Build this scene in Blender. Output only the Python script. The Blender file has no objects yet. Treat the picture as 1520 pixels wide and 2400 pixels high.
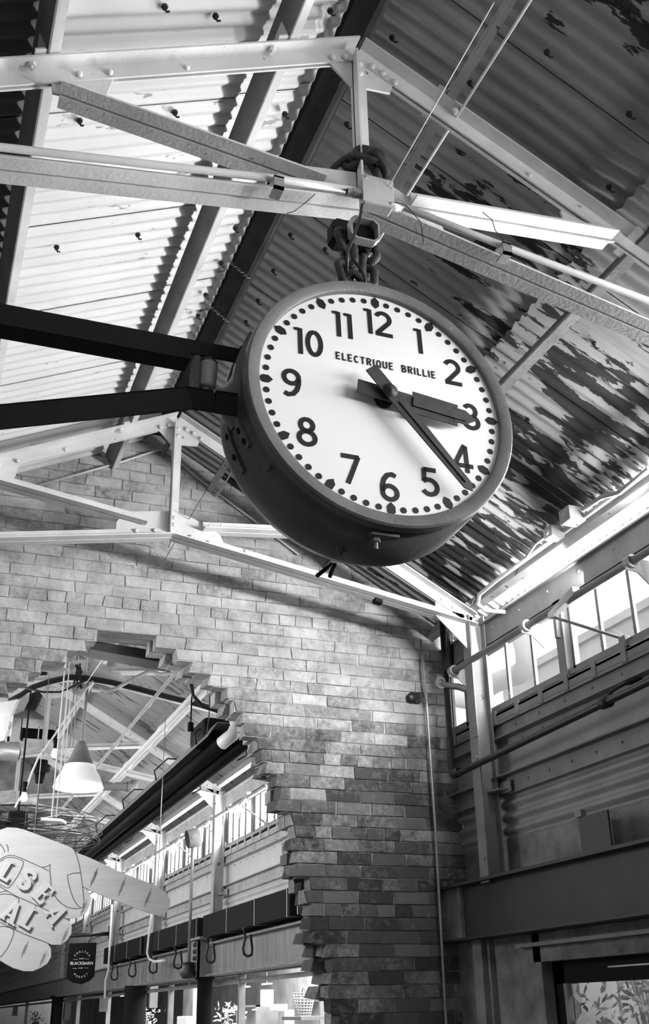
import bpy, math, random
from mathutils import Vector, Matrix
random.seed(7)
SC = bpy.context.scene
COL = SC.collection
PI = math.pi

# ------------------------------------------------------------------ camera
F_PX = 2504.21
YAW, PITCH, ROLL = 0.36325939, 0.43782234, -0.0185917
def cam_axes():
    cy, sy, cp, sp = math.cos(YAW), math.sin(YAW), math.cos(PITCH), math.sin(PITCH)
    fwd = Vector((sy*cp, cy*cp, sp)); right = Vector((cy, -sy, 0)); up = right.cross(fwd)
    cr, sr = math.cos(ROLL), math.sin(ROLL)
    return cr*right + sr*up, -sr*right + cr*up, fwd
CR, CU, CF = cam_axes()
cd = bpy.data.cameras.new('camera'); cam = bpy.data.objects.new('camera', cd); COL.objects.link(cam)
m = Matrix.Identity(4)
for i in range(3):
    m[i][0] = CR[i]; m[i][1] = CU[i]; m[i][2] = -CF[i]
cam.matrix_world = m
cd.sensor_fit = 'VERTICAL'; cd.sensor_height = 24; cd.lens = 24*F_PX/2400
cd.clip_start = .05; cd.clip_end = 200
SC.camera = cam

# ------------------------------------------------------------------ world, exposure
SC.view_settings.view_transform = 'Standard'; SC.view_settings.look = 'None'
SC.view_settings.gamma = 1; SC.view_settings.use_curve_mapping = False
SC.view_settings.exposure = 0.1
W = bpy.data.worlds.new('sky'); SC.world = W; W.use_nodes = True
bg = W.node_tree.nodes['Background']
bg.inputs['Color'].default_value = (1, 1, 1, 1); bg.inputs['Strength'].default_value = 1.25

# ------------------------------------------------------------------ large lights
def area(name, loc, direc, sx, sy, power, spread=180):
    l = bpy.data.lights.new(name, 'AREA'); l.shape = 'RECTANGLE'; l.size = sx; l.size_y = sy
    l.energy = power; l.spread = math.radians(spread); l.color = (1, 1, 1)
    o = bpy.data.objects.new(name, l); COL.objects.link(o)
    z = -Vector(direc).normalized(); y = Vector((0, 1, 0)); y = (y - z*y.dot(z)).normalized(); x = y.cross(z)
    mm = Matrix.Identity(4)
    for i in range(3):
        mm[i][0] = x[i]; mm[i][1] = y[i]; mm[i][2] = z[i]; mm[i][3] = loc[i]
    o.matrix_world = mm
    return o
# daylight at the right clerestory and eave, shop light, and added unseen fills
area('eave_daylight_clock', (3.36, 3.75, 1.74), (-1, 0, .35), .16, 1.9, 55)
area('eave_daylight_roof', (2.93, 3.5, 1.93), (-1, .1, .3), .07, 1.6, 42, 112)
area('eave_daylight_wall', (2.93, 4.15, 1.93), (-.6, .8, .08), .07, 1.1, 41, 130)
area('eave_daylight_front', (3.36, 0.4, 1.70), (-1, 0, .22), .24, 3.8, 290)
area('eave_gap_daylight', (3.035, 3.4, 2.02), (-.35, 0, 1), .03, 3.2, 24)
area('window_daylight', (2.94, .4, 1.70), (-1, 0, -.05), .36, 4.2, 46)
area('front_fill', (.6, -3.5, .6), (.1, 1, .22), 2.4, 1.8, 4)  # added fill behind the camera, the front wall has no opening
area('far_window_daylight', (2.94, 13, 1.72), (-1, 0, .1), .36, 13, 230)
area('far_left_fill', (-.9, 12, 1.5), (1, 0, .1), .8, 12, 150)  # added fill along the closed left wall of the far hall
area('far_near_fill', (-.6, 6.4, 1.2), (1, .5, .0), .5, .6, 15)  # added unseen fill that brightens the hand sign
area('shop_light', (4.4, 12, 1.1), (0, 0, -1), 2.2, 12, 900)
area('high_front_fill', (1.1, -2.2, 2.4), (0, 1, -.15), 1.6, .5, 15)  # added high fill behind the camera, no opening there

# ------------------------------------------------------------------ materials
def mat(name, col, rough=.55, metal=0, var=.12, scale=6, bump=.15, spots=0, spotcol=.03, stretch=(1, 1, 1), spotscale=9, emit=0, spec=.4, streak=None):
    M = bpy.data.materials.new(name); M.use_nodes = True
    nt = M.node_tree; N = nt.nodes; L = nt.links; b = N['Principled BSDF']
    b.inputs['Roughness'].default_value = rough; b.inputs['Metallic'].default_value = metal
    b.inputs['Specular IOR Level'].default_value = spec
    if emit:
        b.inputs['Emission Color'].default_value = (1, 1, 1, 1); b.inputs['Emission Strength'].default_value = emit
    tc = N.new('ShaderNodeTexCoord'); mp = N.new('ShaderNodeMapping'); mp.inputs['Scale'].default_value = stretch
    L.new(tc.outputs['Object'], mp.inputs['Vector'])
    n = N.new('ShaderNodeTexNoise'); n.inputs['Scale'].default_value = scale; n.inputs['Detail'].default_value = 6
    L.new(mp.outputs[0], n.inputs['Vector'])
    r = N.new('ShaderNodeMapRange'); r.inputs['From Min'].default_value = .3; r.inputs['From Max'].default_value = .7
    r.inputs['To Min'].default_value = col*(1-var); r.inputs['To Max'].default_value = col*(1+var)
    L.new(n.outputs['Fac'], r.inputs['Value'])
    out = r.outputs[0]
    if spots:
        s = N.new('ShaderNodeTexNoise'); s.inputs['Scale'].default_value = spotscale; s.inputs['Detail'].default_value = 7
        s.inputs['Roughness'].default_value = .6
        L.new(mp.outputs[0], s.inputs['Vector'])
        sv = s.outputs['Fac']
        if streak:
            s3 = N.new('ShaderNodeTexNoise'); s3.inputs['Scale'].default_value = streak; s3.inputs['Detail'].default_value = 2
            L.new(tc.outputs['Object'], s3.inputs['Vector'])
            ad = N.new('ShaderNodeMath'); ad.operation = 'MULTIPLY_ADD'; L.new(s3.outputs['Fac'], ad.inputs[0]); ad.inputs[1].default_value = .45; ad.inputs[2].default_value = -.225
            a2 = N.new('ShaderNodeMath'); a2.operation = 'ADD'; L.new(sv, a2.inputs[0]); L.new(ad.outputs[0], a2.inputs[1]); sv = a2.outputs[0]
            sx = N.new('ShaderNodeSeparateXYZ'); L.new(tc.outputs['Object'], sx.inputs[0])
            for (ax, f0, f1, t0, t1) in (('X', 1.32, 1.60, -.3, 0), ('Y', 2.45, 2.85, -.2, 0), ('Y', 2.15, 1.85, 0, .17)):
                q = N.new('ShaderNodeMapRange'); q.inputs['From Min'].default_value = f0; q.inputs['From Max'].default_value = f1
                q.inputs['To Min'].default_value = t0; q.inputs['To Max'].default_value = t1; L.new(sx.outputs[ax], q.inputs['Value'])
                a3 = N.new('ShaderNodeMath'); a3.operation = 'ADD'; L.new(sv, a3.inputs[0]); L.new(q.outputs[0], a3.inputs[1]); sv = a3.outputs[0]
        cr = N.new('ShaderNodeMapRange'); cr.inputs['From Min'].default_value = .745-spots; cr.inputs['From Max'].default_value = .755-spots
        L.new(sv, cr.inputs['Value'])
        mx = N.new('ShaderNodeMix'); mx.data_type = 'FLOAT'
        L.new(cr.outputs[0], mx.inputs['Factor']); L.new(out, mx.inputs['A']); mx.inputs['B'].default_value = spotcol
        out = mx.outputs['Result']
    cb = N.new('ShaderNodeCombineColor')
    for k in range(3): L.new(out, cb.inputs[k])
    L.new(cb.outputs[0], b.inputs['Base Color'])
    if bump:
        bp = N.new('ShaderNodeBump'); bp.inputs['Strength'].default_value = bump; bp.inputs['Distance'].default_value = .01
        n2 = N.new('ShaderNodeTexNoise'); n2.inputs['Scale'].default_value = scale*12; n2.inputs['Detail'].default_value = 3
        L.new(tc.outputs['Object'], n2.inputs['Vector']); L.new(n2.outputs['Fac'], bp.inputs['Height']); L.new(bp.outputs[0], b.inputs['Normal'])
    return M

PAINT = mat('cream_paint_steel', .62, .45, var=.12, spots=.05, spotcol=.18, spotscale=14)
PAINT2 = mat('aged_paint_steel', .42, .5, var=.2, spots=.1, spotcol=.1, spotscale=12)
GREYP = mat('grey_paint_steel', .21, .5, var=.2, spots=.06, spotcol=.06)
PURW_SHADE = mat('purlin_web_shade', .17, .6, var=.25)  # unlit side of the webs put into the colour, flanges stay pale
STEEL_SHADE = mat('dark_steel_and_shade', .10, .6, var=.25)  # dark steel, and the painted-in shade of the left sheet strip
RUST = mat('rusted_iron', .022, .55, var=.4, scale=20, bump=.4, spec=.5)
CLOCKB = mat('clock_body_enamel', .10, .42, var=.35, scale=5, spots=.06, spotcol=.2, bump=.1)
BEZEL = mat('bezel_metal', .13, .45, metal=.0, var=.2, scale=9, spots=.05, spotcol=.3)
DIAL = mat('white_dial', .74, .35, var=.015, bump=0)
BLACK = mat('black_paint', .018, .4, var=.1, bump=.05)
HANDM = mat('hand_metal', .03, .6, var=.25, scale=30, bump=.2)
BLK = mat('matt_black', .008, .7, var=.1, spec=.12)
GALV = mat('galvanised', .42, .35, metal=.5, var=.15, scale=10)
DARKPIPE = mat('dark_pipe', .02, .4, var=.2)
WHITEP = mat('white_paint', .75, .4, var=.05, bump=.05)
PLY = mat('white_plywood', .78, .5, var=.06, scale=3, stretch=(1, 1, 12), bump=.1, spots=.02, spotcol=.35)
SHEETL = mat('white_painted_sheet', .68, .5, var=.07, scale=3, spots=.09, spotcol=.3, stretch=(.8, 3, .8), spotscale=5)
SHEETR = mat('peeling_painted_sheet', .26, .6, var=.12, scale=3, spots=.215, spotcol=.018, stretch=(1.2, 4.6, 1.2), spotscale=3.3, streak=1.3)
SHEETF = mat('far_painted_sheet', .30, .55, var=.12, scale=3, spots=.16, spotcol=.12, stretch=(.9, 6, .9), spotscale=2.4)
CLAD = mat('painted_cladding', .30, .5, var=.15, scale=4, spots=.06, spotcol=.12)
CLADF = mat('pale_cladding', .62, .5, var=.1, scale=4, spots=.04, spotcol=.3)
MASON = mat('rough_masonry', .22, .85, var=.45, scale=7, bump=.8)
GIRD = mat('girder_paint', .035, .55, var=.25, scale=5)
GIRDF = mat('streaked_girder_paint', .22, .5, var=.35, scale=4, stretch=(1, 3, .4))
FLOORM = mat('concrete_floor', .12, .7)
SHOPW = mat('shop_wall', .5, .7, var=.3, scale=3)
LEAF = mat('leaf_green_grey', .42, .4, var=.5, scale=14)
LETW = mat('letter_white', .86, .4, var=.02, bump=0)
LETS = mat('letter_shade', .10, .5, var=.1, bump=0)
INK = mat('line_paint', .05, .5, var=.1, bump=0)
LAMPG = mat('lit_lamp_glass', .8, .3, var=.01, bump=0, emit=.35)
LAMPW = mat('lit_lamp_rim', .9, .3, var=.01, bump=0, emit=6)
SKYT = mat('opal_panel', .8, .5, var=.02, bump=0)

def glass():
    M = bpy.data.materials.new('window_glass'); M.use_nodes = True
    nt = M.node_tree; N = nt.nodes; L = nt.links; N.remove(N['Principled BSDF'])
    o = N['Material Output']; t = N.new('ShaderNodeBsdfTransparent'); g = N.new('ShaderNodeBsdfGlossy')
    g.inputs['Roughness'].default_value = .03; fr = N.new('ShaderNodeValue'); fr.outputs[0].default_value = .04
    mx = N.new('ShaderNodeMixShader'); t.inputs['Color'].default_value = (.97, .97, .97, 1)
    L.new(fr.outputs[0], mx.inputs[0]); L.new(t.outputs[0], mx.inputs[1]); L.new(g.outputs[0], mx.inputs[2]); L.new(mx.outputs[0], o.inputs['Surface'])
    return M
GLASS = glass()

def brickmat(name, wash):
    M = bpy.data.materials.new(name); M.use_nodes = True
    nt = M.node_tree; N = nt.nodes; L = nt.links; b = N['Principled BSDF']; b.inputs['Roughness'].default_value = .9
    b.inputs['Specular IOR Level'].default_value = .15
    at_ = N.new('ShaderNodeAttribute'); at_.attribute_name = 'tone'
    sp = N.new('ShaderNodeSeparateColor'); L.new(at_.outputs['Color'], sp.inputs[0])
    tc = N.new('ShaderNodeTexCoord')
    n = N.new('ShaderNodeTexNoise'); n.inputs['Scale'].default_value = 2.2; n.inputs['Detail'].default_value = 9; n.inputs['Roughness'].default_value = .65
    L.new(tc.outputs['Object'], n.inputs['Vector'])
    n2 = N.new('ShaderNodeTexNoise'); n2.inputs['Scale'].default_value = 28; n2.inputs['Detail'].default_value = 6; n2.inputs['Roughness'].default_value = .7
    L.new(tc.outputs['Object'], n2.inputs['Vector'])
    # wash cover = wash + noise, thins towards the lower wall, also painting in its shade
    sx = N.new('ShaderNodeSeparateXYZ'); L.new(tc.outputs['Object'], sx.inputs[0])
    hz = N.new('ShaderNodeMapRange'); hz.inputs['From Min'].default_value = 1.05; hz.inputs['From Max'].default_value = 1.9
    hz.inputs['To Min'].default_value = -.42; hz.inputs['To Max'].default_value = .10
    L.new(sx.outputs['Z'], hz.inputs['Value'])
    a = N.new('ShaderNodeMath'); a.operation = 'ADD'; L.new(n.outputs['Fac'], a.inputs[0]); L.new(hz.outputs[0], a.inputs[1])
    a2 = N.new('ShaderNodeMath'); a2.operation = 'MULTIPLY_ADD'; L.new(n2.outputs['Fac'], a2.inputs[0]); a2.inputs[1].default_value = .55; L.new(a.outputs[0], a2.inputs[2])
    a3 = N.new('ShaderNodeMath'); a3.operation = 'MULTIPLY_ADD'; L.new(sp.outputs[1], a3.inputs[0]); a3.inputs[1].default_value = .35; L.new(a2.outputs[0], a3.inputs[2])
    mr = N.new('ShaderNodeMapRange'); mr.inputs['From Min'].default_value = .62-wash; mr.inputs['From Max'].default_value = 1.02-wash
    L.new(a3.outputs[0], mr.inputs['Value'])
    v = N.new('ShaderNodeMath'); v.operation = 'MULTIPLY_ADD'; L.new(n2.outputs['Fac'], v.inputs[0]); v.inputs[1].default_value = .08; L.new(sp.outputs[0], v.inputs[2])
    mx = N.new('ShaderNodeMix'); mx.data_type = 'FLOAT'; L.new(mr.outputs[0], mx.inputs['Factor']); L.new(v.outputs[0], mx.inputs['A']); wv = N.new('ShaderNodeMapRange'); wv.inputs['From Min'].default_value = .32; wv.inputs['From Max'].default_value = .68; wv.inputs['To Min'].default_value = .26; wv.inputs['To Max'].default_value = .60; n4 = N.new('ShaderNodeTexNoise'); n4.inputs['Scale'].default_value = 7; n4.inputs['Detail'].default_value = 8; n4.inputs['Roughness'].default_value = .75; L.new(tc.outputs['Object'], n4.inputs['Vector']); L.new(n4.outputs['Fac'], wv.inputs['Value']); ww = N.new('ShaderNodeMath'); ww.operation = 'MULTIPLY_ADD'; L.new(sp.outputs[1], ww.inputs[0]); ww.inputs[1].default_value = .14; L.new(wv.outputs[0], ww.inputs[2]); L.new(ww.outputs[0], mx.inputs['B'])
    cb = N.new('ShaderNodeCombineColor')
    for k in range(3): L.new(mx.outputs['Result'], cb.inputs[k])
    L.new(cb.outputs[0], b.inputs['Base Color'])
    bp = N.new('ShaderNodeBump'); bp.inputs['Strength'].default_value = .7; bp.inputs['Distance'].default_value = .012
    L.new(n2.outputs['Fac'], bp.inputs['Height']); L.new(bp.outputs[0], b.inputs['Normal'])
    return M
BRICK = brickmat('limewashed_brick', .16)

# ------------------------------------------------------------------ helpers
def at(u, v, X=None, Y=None, Z=None):
    """place on a known plane of the building seen in direction (u, v)"""
    d = CF*F_PX + CR*(u-760) - CU*(v-1200)
    if X is not None: return d*(X/d.x)
    if Y is not None: return d*(Y/d.y)
    return d*(Z/d.z)

class MB:
    def __init__(s): s.v = []; s.f = []; s.sm = []; s.tone = []
    def add(s, vs, fs, smooth=False, tone=None):
        o = len(s.v); s.v += [tuple(p) for p in vs]
        for f in fs: s.f.append(tuple(i+o for i in f)); s.sm.append(smooth); s.tone.append(tone)
        return s
    def hexa(s, P, tone=None):
        return s.add(P, [(0, 3, 2, 1), (4, 5, 6, 7), (0, 1, 5, 4), (1, 2, 6, 5), (2, 3, 7, 6), (3, 0, 4, 7)], tone=tone)
    def box(s, a, b, jit=0, tone=None):
        x0, y0, z0 = a; x1, y1, z1 = b
        P = [(x0, y0, z0), (x1, y0, z0), (x1, y1, z0), (x0, y1, z0), (x0, y0, z1), (x1, y0, z1), (x1, y1, z1), (x0, y1, z1)]
        if jit: P = [tuple(c+random.uniform(-jit, jit) for c in p) for p in P]
        return s.hexa(P, tone)
    def bar(s, A, B, u, v, pu, pv):
        """rectangular bar from A to B; section spans pu on axis u, pv on axis v"""
        A = Vector(A); B = Vector(B); u = Vector(u); v = Vector(v)
        P = [c+u*pu[i]+v*pv[j] for c in (A, B) for (i, j) in ((0, 0), (1, 0), (1, 1), (0, 1))]
        return s.hexa(P)
    def prism(s, poly, t, axis='y', at0=0):
        n = len(poly); P = []
        for d in (at0, at0+t):
            for a, b in poly:
                P.append({'y': (a, d, b), 'x': (d, a, b), 'z': (a, b, d)}[axis])
        f = [tuple(range(n)), tuple(range(2*n-1, n-1, -1))] + [(i, i+n, (i+1) % n+n, (i+1) % n) for i in range(n)]
        return s.add(P, f)
    def tube(s, pts, r, n=10, closed=False, cap=True):
        pts = [Vector(p) for p in pts]; m_ = len(pts); P = []; F = []
        rs = r if isinstance(r, (list, tuple)) else [r]*m_
        prev = None
        for i, p in enumerate(pts):
            if closed: t = pts[(i+1) % m_]-pts[i-1]
            else: t = pts[min(i+1, m_-1)]-pts[max(i-1, 0)]
            t.normalize()
            if prev is None:
                a = Vector((0, 0, 1)) if abs(t.z) < .9 else Vector((1, 0, 0))
                u = t.cross(a).normalized()
            else:
                u = (prev-t*prev.dot(t))
                u = u.normalized() if u.length > 1e-6 else t.orthogonal().normalized()
            prev = u; w = t.cross(u)
            for k in range(n):
                an = 2*PI*k/n; P.append(p+(u*math.cos(an)+w*math.sin(an))*rs[i])
        for i in range(m_ if closed else m_-1):
            for k in range(n):
                F.append((i*n+k, i*n+(k+1) % n, ((i+1) % m_)*n+(k+1) % n, ((i+1) % m_)*n+k))
        s.add(P, F, True)
        if cap and not closed:
            o = len(s.v)-len(P)
            s.f.append(tuple(o+k for k in range(n-1, -1, -1))); s.sm.append(False); s.tone.append(None)
            s.f.append(tuple(o+(m_-1)*n+k for k in range(n))); s.sm.append(False); s.tone.append(None)
        return s
    def lathe(s, prof, c, axis=(0, 0, 1), n=32, smooth=True):
        ax = Vector(axis).normalized(); u = ax.orthogonal().normalized(); w = ax.cross(u); c = Vector(c); P = []; F = []
        for (r, h) in prof:
            for k in range(n):
                a = 2*PI*k/n; P.append(c+ax*h+(u*math.cos(a)+w*math.sin(a))*max(r, 1e-5))
        for i in range(len(prof)-1):
            for k in range(n): F.append((i*n+k, i*n+(k+1) % n, (i+1)*n+(k+1) % n, (i+1)*n+k))
        return s.add(P, F, smooth)
    def rivet(s, c, axis, r=.011):
        return s.lathe([(r, -.002), (r*.95, r*.3), (r*.7, r*.62), (r*.35, r*.8), (0, r*.84)], c, axis, 12)
    def nut(s, c, axis, r=.013, h=.012):
        s.lathe([(r, -.002), (r, h), (0, h)], c, axis, 6, False)
        return s.lathe([(r*.5, h), (r*.5, h*2), (0, h*2)], c, axis, 8, False)
    def build(s, name, M, parent=None, smooth=None, bevel=0):
        o0 = Vector(parent.get('_w', (0, 0, 0))) if parent is not None else Vector((0, 0, 0))
        me = bpy.data.meshes.new(name)
        me.from_pydata([tuple(Vector(p)-o0) for p in s.v], [], s.f); me.validate()
        if len(me.polygons) == len(s.sm): me.polygons.foreach_set('use_smooth', s.sm)
        if any(t is not None for t in s.tone):
            ca = me.color_attributes.new('tone', 'FLOAT_COLOR', 'CORNER')
            for p in me.polygons:
                t = s.tone[p.index] or (.3, .5)
                for li in p.loop_indices: ca.data[li].color = (t[0], t[1], 0, 1)
        me.materials.append(M)
        o = bpy.data.objects.new(name, me); COL.objects.link(o)
        if parent is not None: o.parent = parent
        o['_w'] = tuple(o0)
        if bevel:
            b = o.modifiers.new('bevel', 'BEVEL'); b.width = bevel; b.segments = 2; b.limit_method = 'ANGLE'
        return o

def thing(name, label, cat, loc=(0, 0, 0), group=None):
    o = bpy.data.objects.new(name, None); COL.objects.link(o); o.location = loc; o['_w'] = tuple(loc)
    o['label'] = label; o['category'] = cat; o.empty_display_size = .05
    if group: o['group'] = group
    return o
def tag(o, label, cat, group=None):
    o['label'] = label; o['category'] = cat
    if group: o['group'] = group
    return o
def struct(o): o['kind'] = 'structure'; return o
def arc(c, r, a0, a1, n=14, e=1):
    return [(c[0]+r*math.cos(math.radians(a0+(a1-a0)*i/n)), c[1]+r*e*math.sin(math.radians(a0+(a1-a0)*i/n))) for i in range(n+1)]
def ribbon(pts, w):
    """outline strip faces for a stroke in 2D -> (verts, quads)"""
    P = [Vector(p) for p in pts]; V = []; n = len(P)
    for i, p in enumerate(P):
        if i == 0: d = (P[1]-P[0]).normalized(); nn = Vector((-d.y, d.x)); k = 1
        elif i == n-1: d = (P[-1]-P[-2]).normalized(); nn = Vector((-d.y, d.x)); k = 1
        else:
            d1 = (P[i]-P[i-1]).normalized(); d2 = (P[i+1]-P[i]).normalized(); n1 = Vector((-d1.y, d1.x)); n2 = Vector((-d2.y, d2.x))
            nn = (n1+n2).normalized(); k = 1/max(.45, nn.dot(n1))
        V += [p+nn*w/2*k, p-nn*w/2*k]
    return V, [(2*i, 2*i+1, 2*i+3, 2*i+2) for i in range(n-1)]
def text_mesh(body, size, **kw):
    c = bpy.data.curves.new('t', 'FONT'); c.body = body; c.size = size; c.align_x = 'CENTER'; c.align_y = 'CENTER'; c.resolution_u = 3
    for k_, v_ in kw.items(): setattr(c, k_, v_)
    o = bpy.data.objects.new('t', c); COL.objects.link(o)
    dg = bpy.context.evaluated_depsgraph_get(); me = o.evaluated_get(dg).to_mesh()
    vs = [v.co.copy() for v in me.vertices]; fs = [tuple(p.vertices) for p in me.polygons]
    bpy.data.objects.remove(o); bpy.data.curves.remove(c)
    return vs, fs

# ------------------------------------------------------------------ building dimensions
RX, RZ = 1.104, 3.085            # ridge
SL, SR = .46, .56                # fall of the two roof slopes
YW, YW2 = 5.75, 5.97             # faces of the brick wall
FLOOR = -1.70
EX = 2.98                        # plane of the clerestory wall
def zl(x): return RZ-SL*(RX-x)
def zr(x): return RZ-SR*(x-RX)
TY = [2.5, 5.225, 8.05, 10.8, 13.53, 16.27, 19.0, 21.72]

# ------------------------------------------------------------------ brick wall with the broken opening
XR = [(2.1, 1.05), (1.959, 1.10), (1.892, 1.19), (1.828, 1.30), (1.753, 1.42), (1.69, 1.53), (1.64, 1.55), (1.58, 1.60), (1.51, 1.64), (1.44, 1.69),
      (1.325, 1.787), (1.244, 1.825), (1.128, 1.863), (1.014, 1.913), (.88, 1.97), (.68, 2.01), (.58, 2.03), (.39, 2.07), (.29, 2.14), (.15, 2.165), (-.06, 2.19), (-1.7, 2.25)]
XL = [(2.1, 1.05), (1.946, .90), (1.90, .79), (1.81, .71), (1.755, .62), (1.66, .49), (1.60, .42), (1.56, .33), (1.50, .14), (1.3, -.15), (1.0, -.35), (0, -.6), (-1.7, -.6)]
def lerp(tab, z):
    for (z0, x0), (z1, x1) in zip(tab, tab[1:]):
        if z1 <= z <= z0: return x0+(x1-x0)*(z0-z)/(z0-z1)
    return tab[-1][1] if z < tab[-1][0] else tab[0][1]
def roofz(x): return zl(x) if x < RX else zr(x)
CH = .0677
wb = MB()
rnd = random.Random(3)
def course(z0, x0, x1, y0, y1, edge0, edge1, k, front):
    """lay bricks from x0 to x1; edge0/edge1 = broken ends"""
    header = (k % 6 == 2)
    L_ = .104 if header else .212
    off = (k % 2)*.106+.03*math.sin(k*1.7)
    xs = [x0]; x = -2.2+off
    while x < x1:
        if x > x0+.045 and x < x1-.045: xs.append(x)
        x += L_*(1+.0)
    xs.append(x1)
    for i in range(len(xs)-1):
        a, b = xs[i], xs[i+1]
        xm = (a+b)/2
        if z0 > roofz(xm)+.17: continue
        t = rnd.choice([.03, .04, .05, .07, .08, .10, .13, .17]); ws = rnd.random()-.35
        j = .006; g = .0032
        d0 = rnd.uniform(-.002, .003)
        e0 = rnd.uniform(-.045, .035) if (edge0 and i == 0) else 0
        e1 = rnd.uniform(-.035, .045) if (edge1 and i == len(xs)-2) else 0
        if front: ya, yb = y0-.002+d0, y1
        else: ya, yb = y0, y1+.002-d0
        P = [(a+g+e0, ya, z0+g), (b-g+e1, ya, z0+g), (b-g+e1*1.5, yb, z0+g*(1 if not e1 else 3)), (a+g+e0*1.5, yb, z0+g*(1 if not e0 else 3)),
             (a+g+e0*.5, ya, z0+CH-g), (b-g+e1*.5, ya, z0+CH-g), (b-g+e1, yb, z0+CH-g), (a+g+e0, yb, z0+CH-g)]
        P = [(p[0]+rnd.uniform(-j, j), p[1]+rnd.uniform(-.0008, .0008), p[2]+rnd.uniform(-.003, .003)) for p in P]
        wb.hexa(P, (t, ws))
    # mortar bed
    zc = min(z0+CH, 9)
    m0 = x0+(.012 if edge0 else 0); m1 = x1-(.012 if edge1 else 0)
    n = max(1, int((m1-m0)/.25))
    for q in range(n):
        a = m0+(m1-m0)*q/n; b = m0+(m1-m0)*(q+1)/n
        if z0 > max(roofz(a), roofz(b))+.17: continue
        wb.box((a, y0+.0042 if front else y0, z0-.001), (b, y1 if front else y1-.0042, zc+.001), 0, (.22, .55))
k = 0; z = FLOOR
while z < 3.3:
    zm = z+CH/2
    for (y0, y1, fr) in ((YW, YW+.105, True), (YW+.112, YW2, False)):
        if zm < 1.97:
            q = .04 if fr else .055
            xl_ = lerp(XL, zm)+rnd.uniform(-q, q*.5); xr_ = lerp(XR, zm)+(0 if fr else .0)+rnd.uniform(-q*.5, q)
            course(z, -1.25, xl_, y0, y1, False, True, k, fr)
            course(z, xr_, 3.02, y0, y1, True, False, k, fr)
        else:
            course(z, -1.25, 3.02, y0, y1, False, False, k, fr)
    z += CH; k += 1
struct(wb.build('wall_back', BRICK))

# ------------------------------------------------------------------ floor and unseen left walls
fl = MB(); fl.box((-1.3, -4, FLOOR-.1), (9, 46.2, FLOOR)); struct(fl.build('floor', FLOORM))
wl = MB(); wl.box((-1.25, -4, FLOOR), (-1.1, YW, .55)); wl.box((-1.25, -4, .55), (-1.1, YW, 2.25))
struct(wl.build('wall_left', MASON))
wl = MB(); wl.box((-1.25, YW2, FLOOR), (-1.1, 46.2, 1.0)); wl.box((-1.25, YW2, 1.0), (-1.1, 46.2, 2.25)); struct(wl.build('wall_left', CLADF))
we = MB(); we.box((-1.25, 45.9, FLOOR), (9, 46.2, 3.3)); struct(we.build('wall_end', CLADF))
wf = MB(); wf.box((-1.3, -4.2, FLOOR), (3.2, -4, 3.4)); struct(wf.build('wall_front', MASON))

# ------------------------------------------------------------------ corrugated roofs
def corr_sheet(mb, xa, xb, zf, ya, yb, lift, amp=.0085, tilt=.006, per=.0677, segs=8):
    n = max(2, int((yb-ya)/per*segs)); V = []; Fc = []
    for i in range(n+1):
        y = ya+(yb-ya)*i/n; h = lift+amp*math.cos(2*PI*y/per)+tilt*(y-ya)/(yb-ya)
        for x in (xa, xb): V.append((x, y, zf(x)+h))
    for i in range(n): Fc.append((2*i, 2*i+1, 2*i+3, 2*i+2))
    mb.add(V, Fc, True)
LIFT = .125
def roof(name, M, side, y0, y1, xa, xb):
    mb = MB(); y = 3.44-.61*30
    while y < y1:
        a, b = max(y, y0), min(y+.655, y1)
        if b-a > .02:
            if side < 0:
                # lapped lengthwise too: lower and upper course of sheets
                (corr_sheet(mb, xa, .76, zl, a, b, LIFT), corr_sheet(mb, .70, xb, zl, a, b, LIFT+.018)) if xb > .76 else corr_sheet(mb, xa, xb, zl, a, b, LIFT)
            else:
                corr_sheet(mb, xa, 2.2, zr, a, b, LIFT+.018); corr_sheet(mb, 2.12, xb, zr, a, b, LIFT)
        y += .61
    o = struct(mb.build(name, M)); return o
cl = roof('ceiling', SHEETL, -1, -4, YW+.02, .06, 1.00)
roof('ceiling', STEEL_SHADE, -1, -4, YW+.02, -1.35, .055)  # same sheets left of the outer purlin, its shade put into the colour
cr_ = roof('ceiling', SHEETR, 1, -4, YW+.02, 1.15, 2.965)
mb = MB(); corr_sheet(mb, 2.96, 3.07, zr, -4, YW+.02, LIFT-.004); struct(mb.build('ceiling', SHEETL))
clf = roof('ceiling', SHEETF, -1, YW2-.02, 46, -1.35, 1.02)
crf = roof('ceiling', SHEETF, 1, YW2-.02, 46, 1.15, 3.07)
mb = MB()
y = 3.44-.61*30
while y < YW:
    a, b = max(y, -4), min(y+.655, YW)
    if b-a > .02: corr_sheet(mb, .93, 1.06, zl, a+.0, b, LIFT+.045)
    y += .61
struct(mb.build('ceiling', SHEETL))
cap = MB()
for (ya, yb) in ((-4, 46),):
    cap.hexa([(.80, ya, zl(.80)+.20), (RX, ya, RZ+.24), (RX, yb, RZ+.24), (.80, yb, zl(.80)+.20), (.80, ya, zl(.80)+.21), (RX, ya, RZ+.25), (RX, yb, RZ+.25), (.80, yb, zl(.80)+.21)])
    cap.hexa([(RX, ya, RZ+.24), (1.5, ya, zr(1.5)+.16), (1.5, yb, zr(1.5)+.16), (RX, yb, RZ+.24), (RX, ya, RZ+.25), (1.5, ya, zr(1.5)+.17), (1.5, yb, zr(1.5)+.17), (RX, yb, RZ+.25)])
struct(cap.build('ceiling', STEEL_SHADE))
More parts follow.
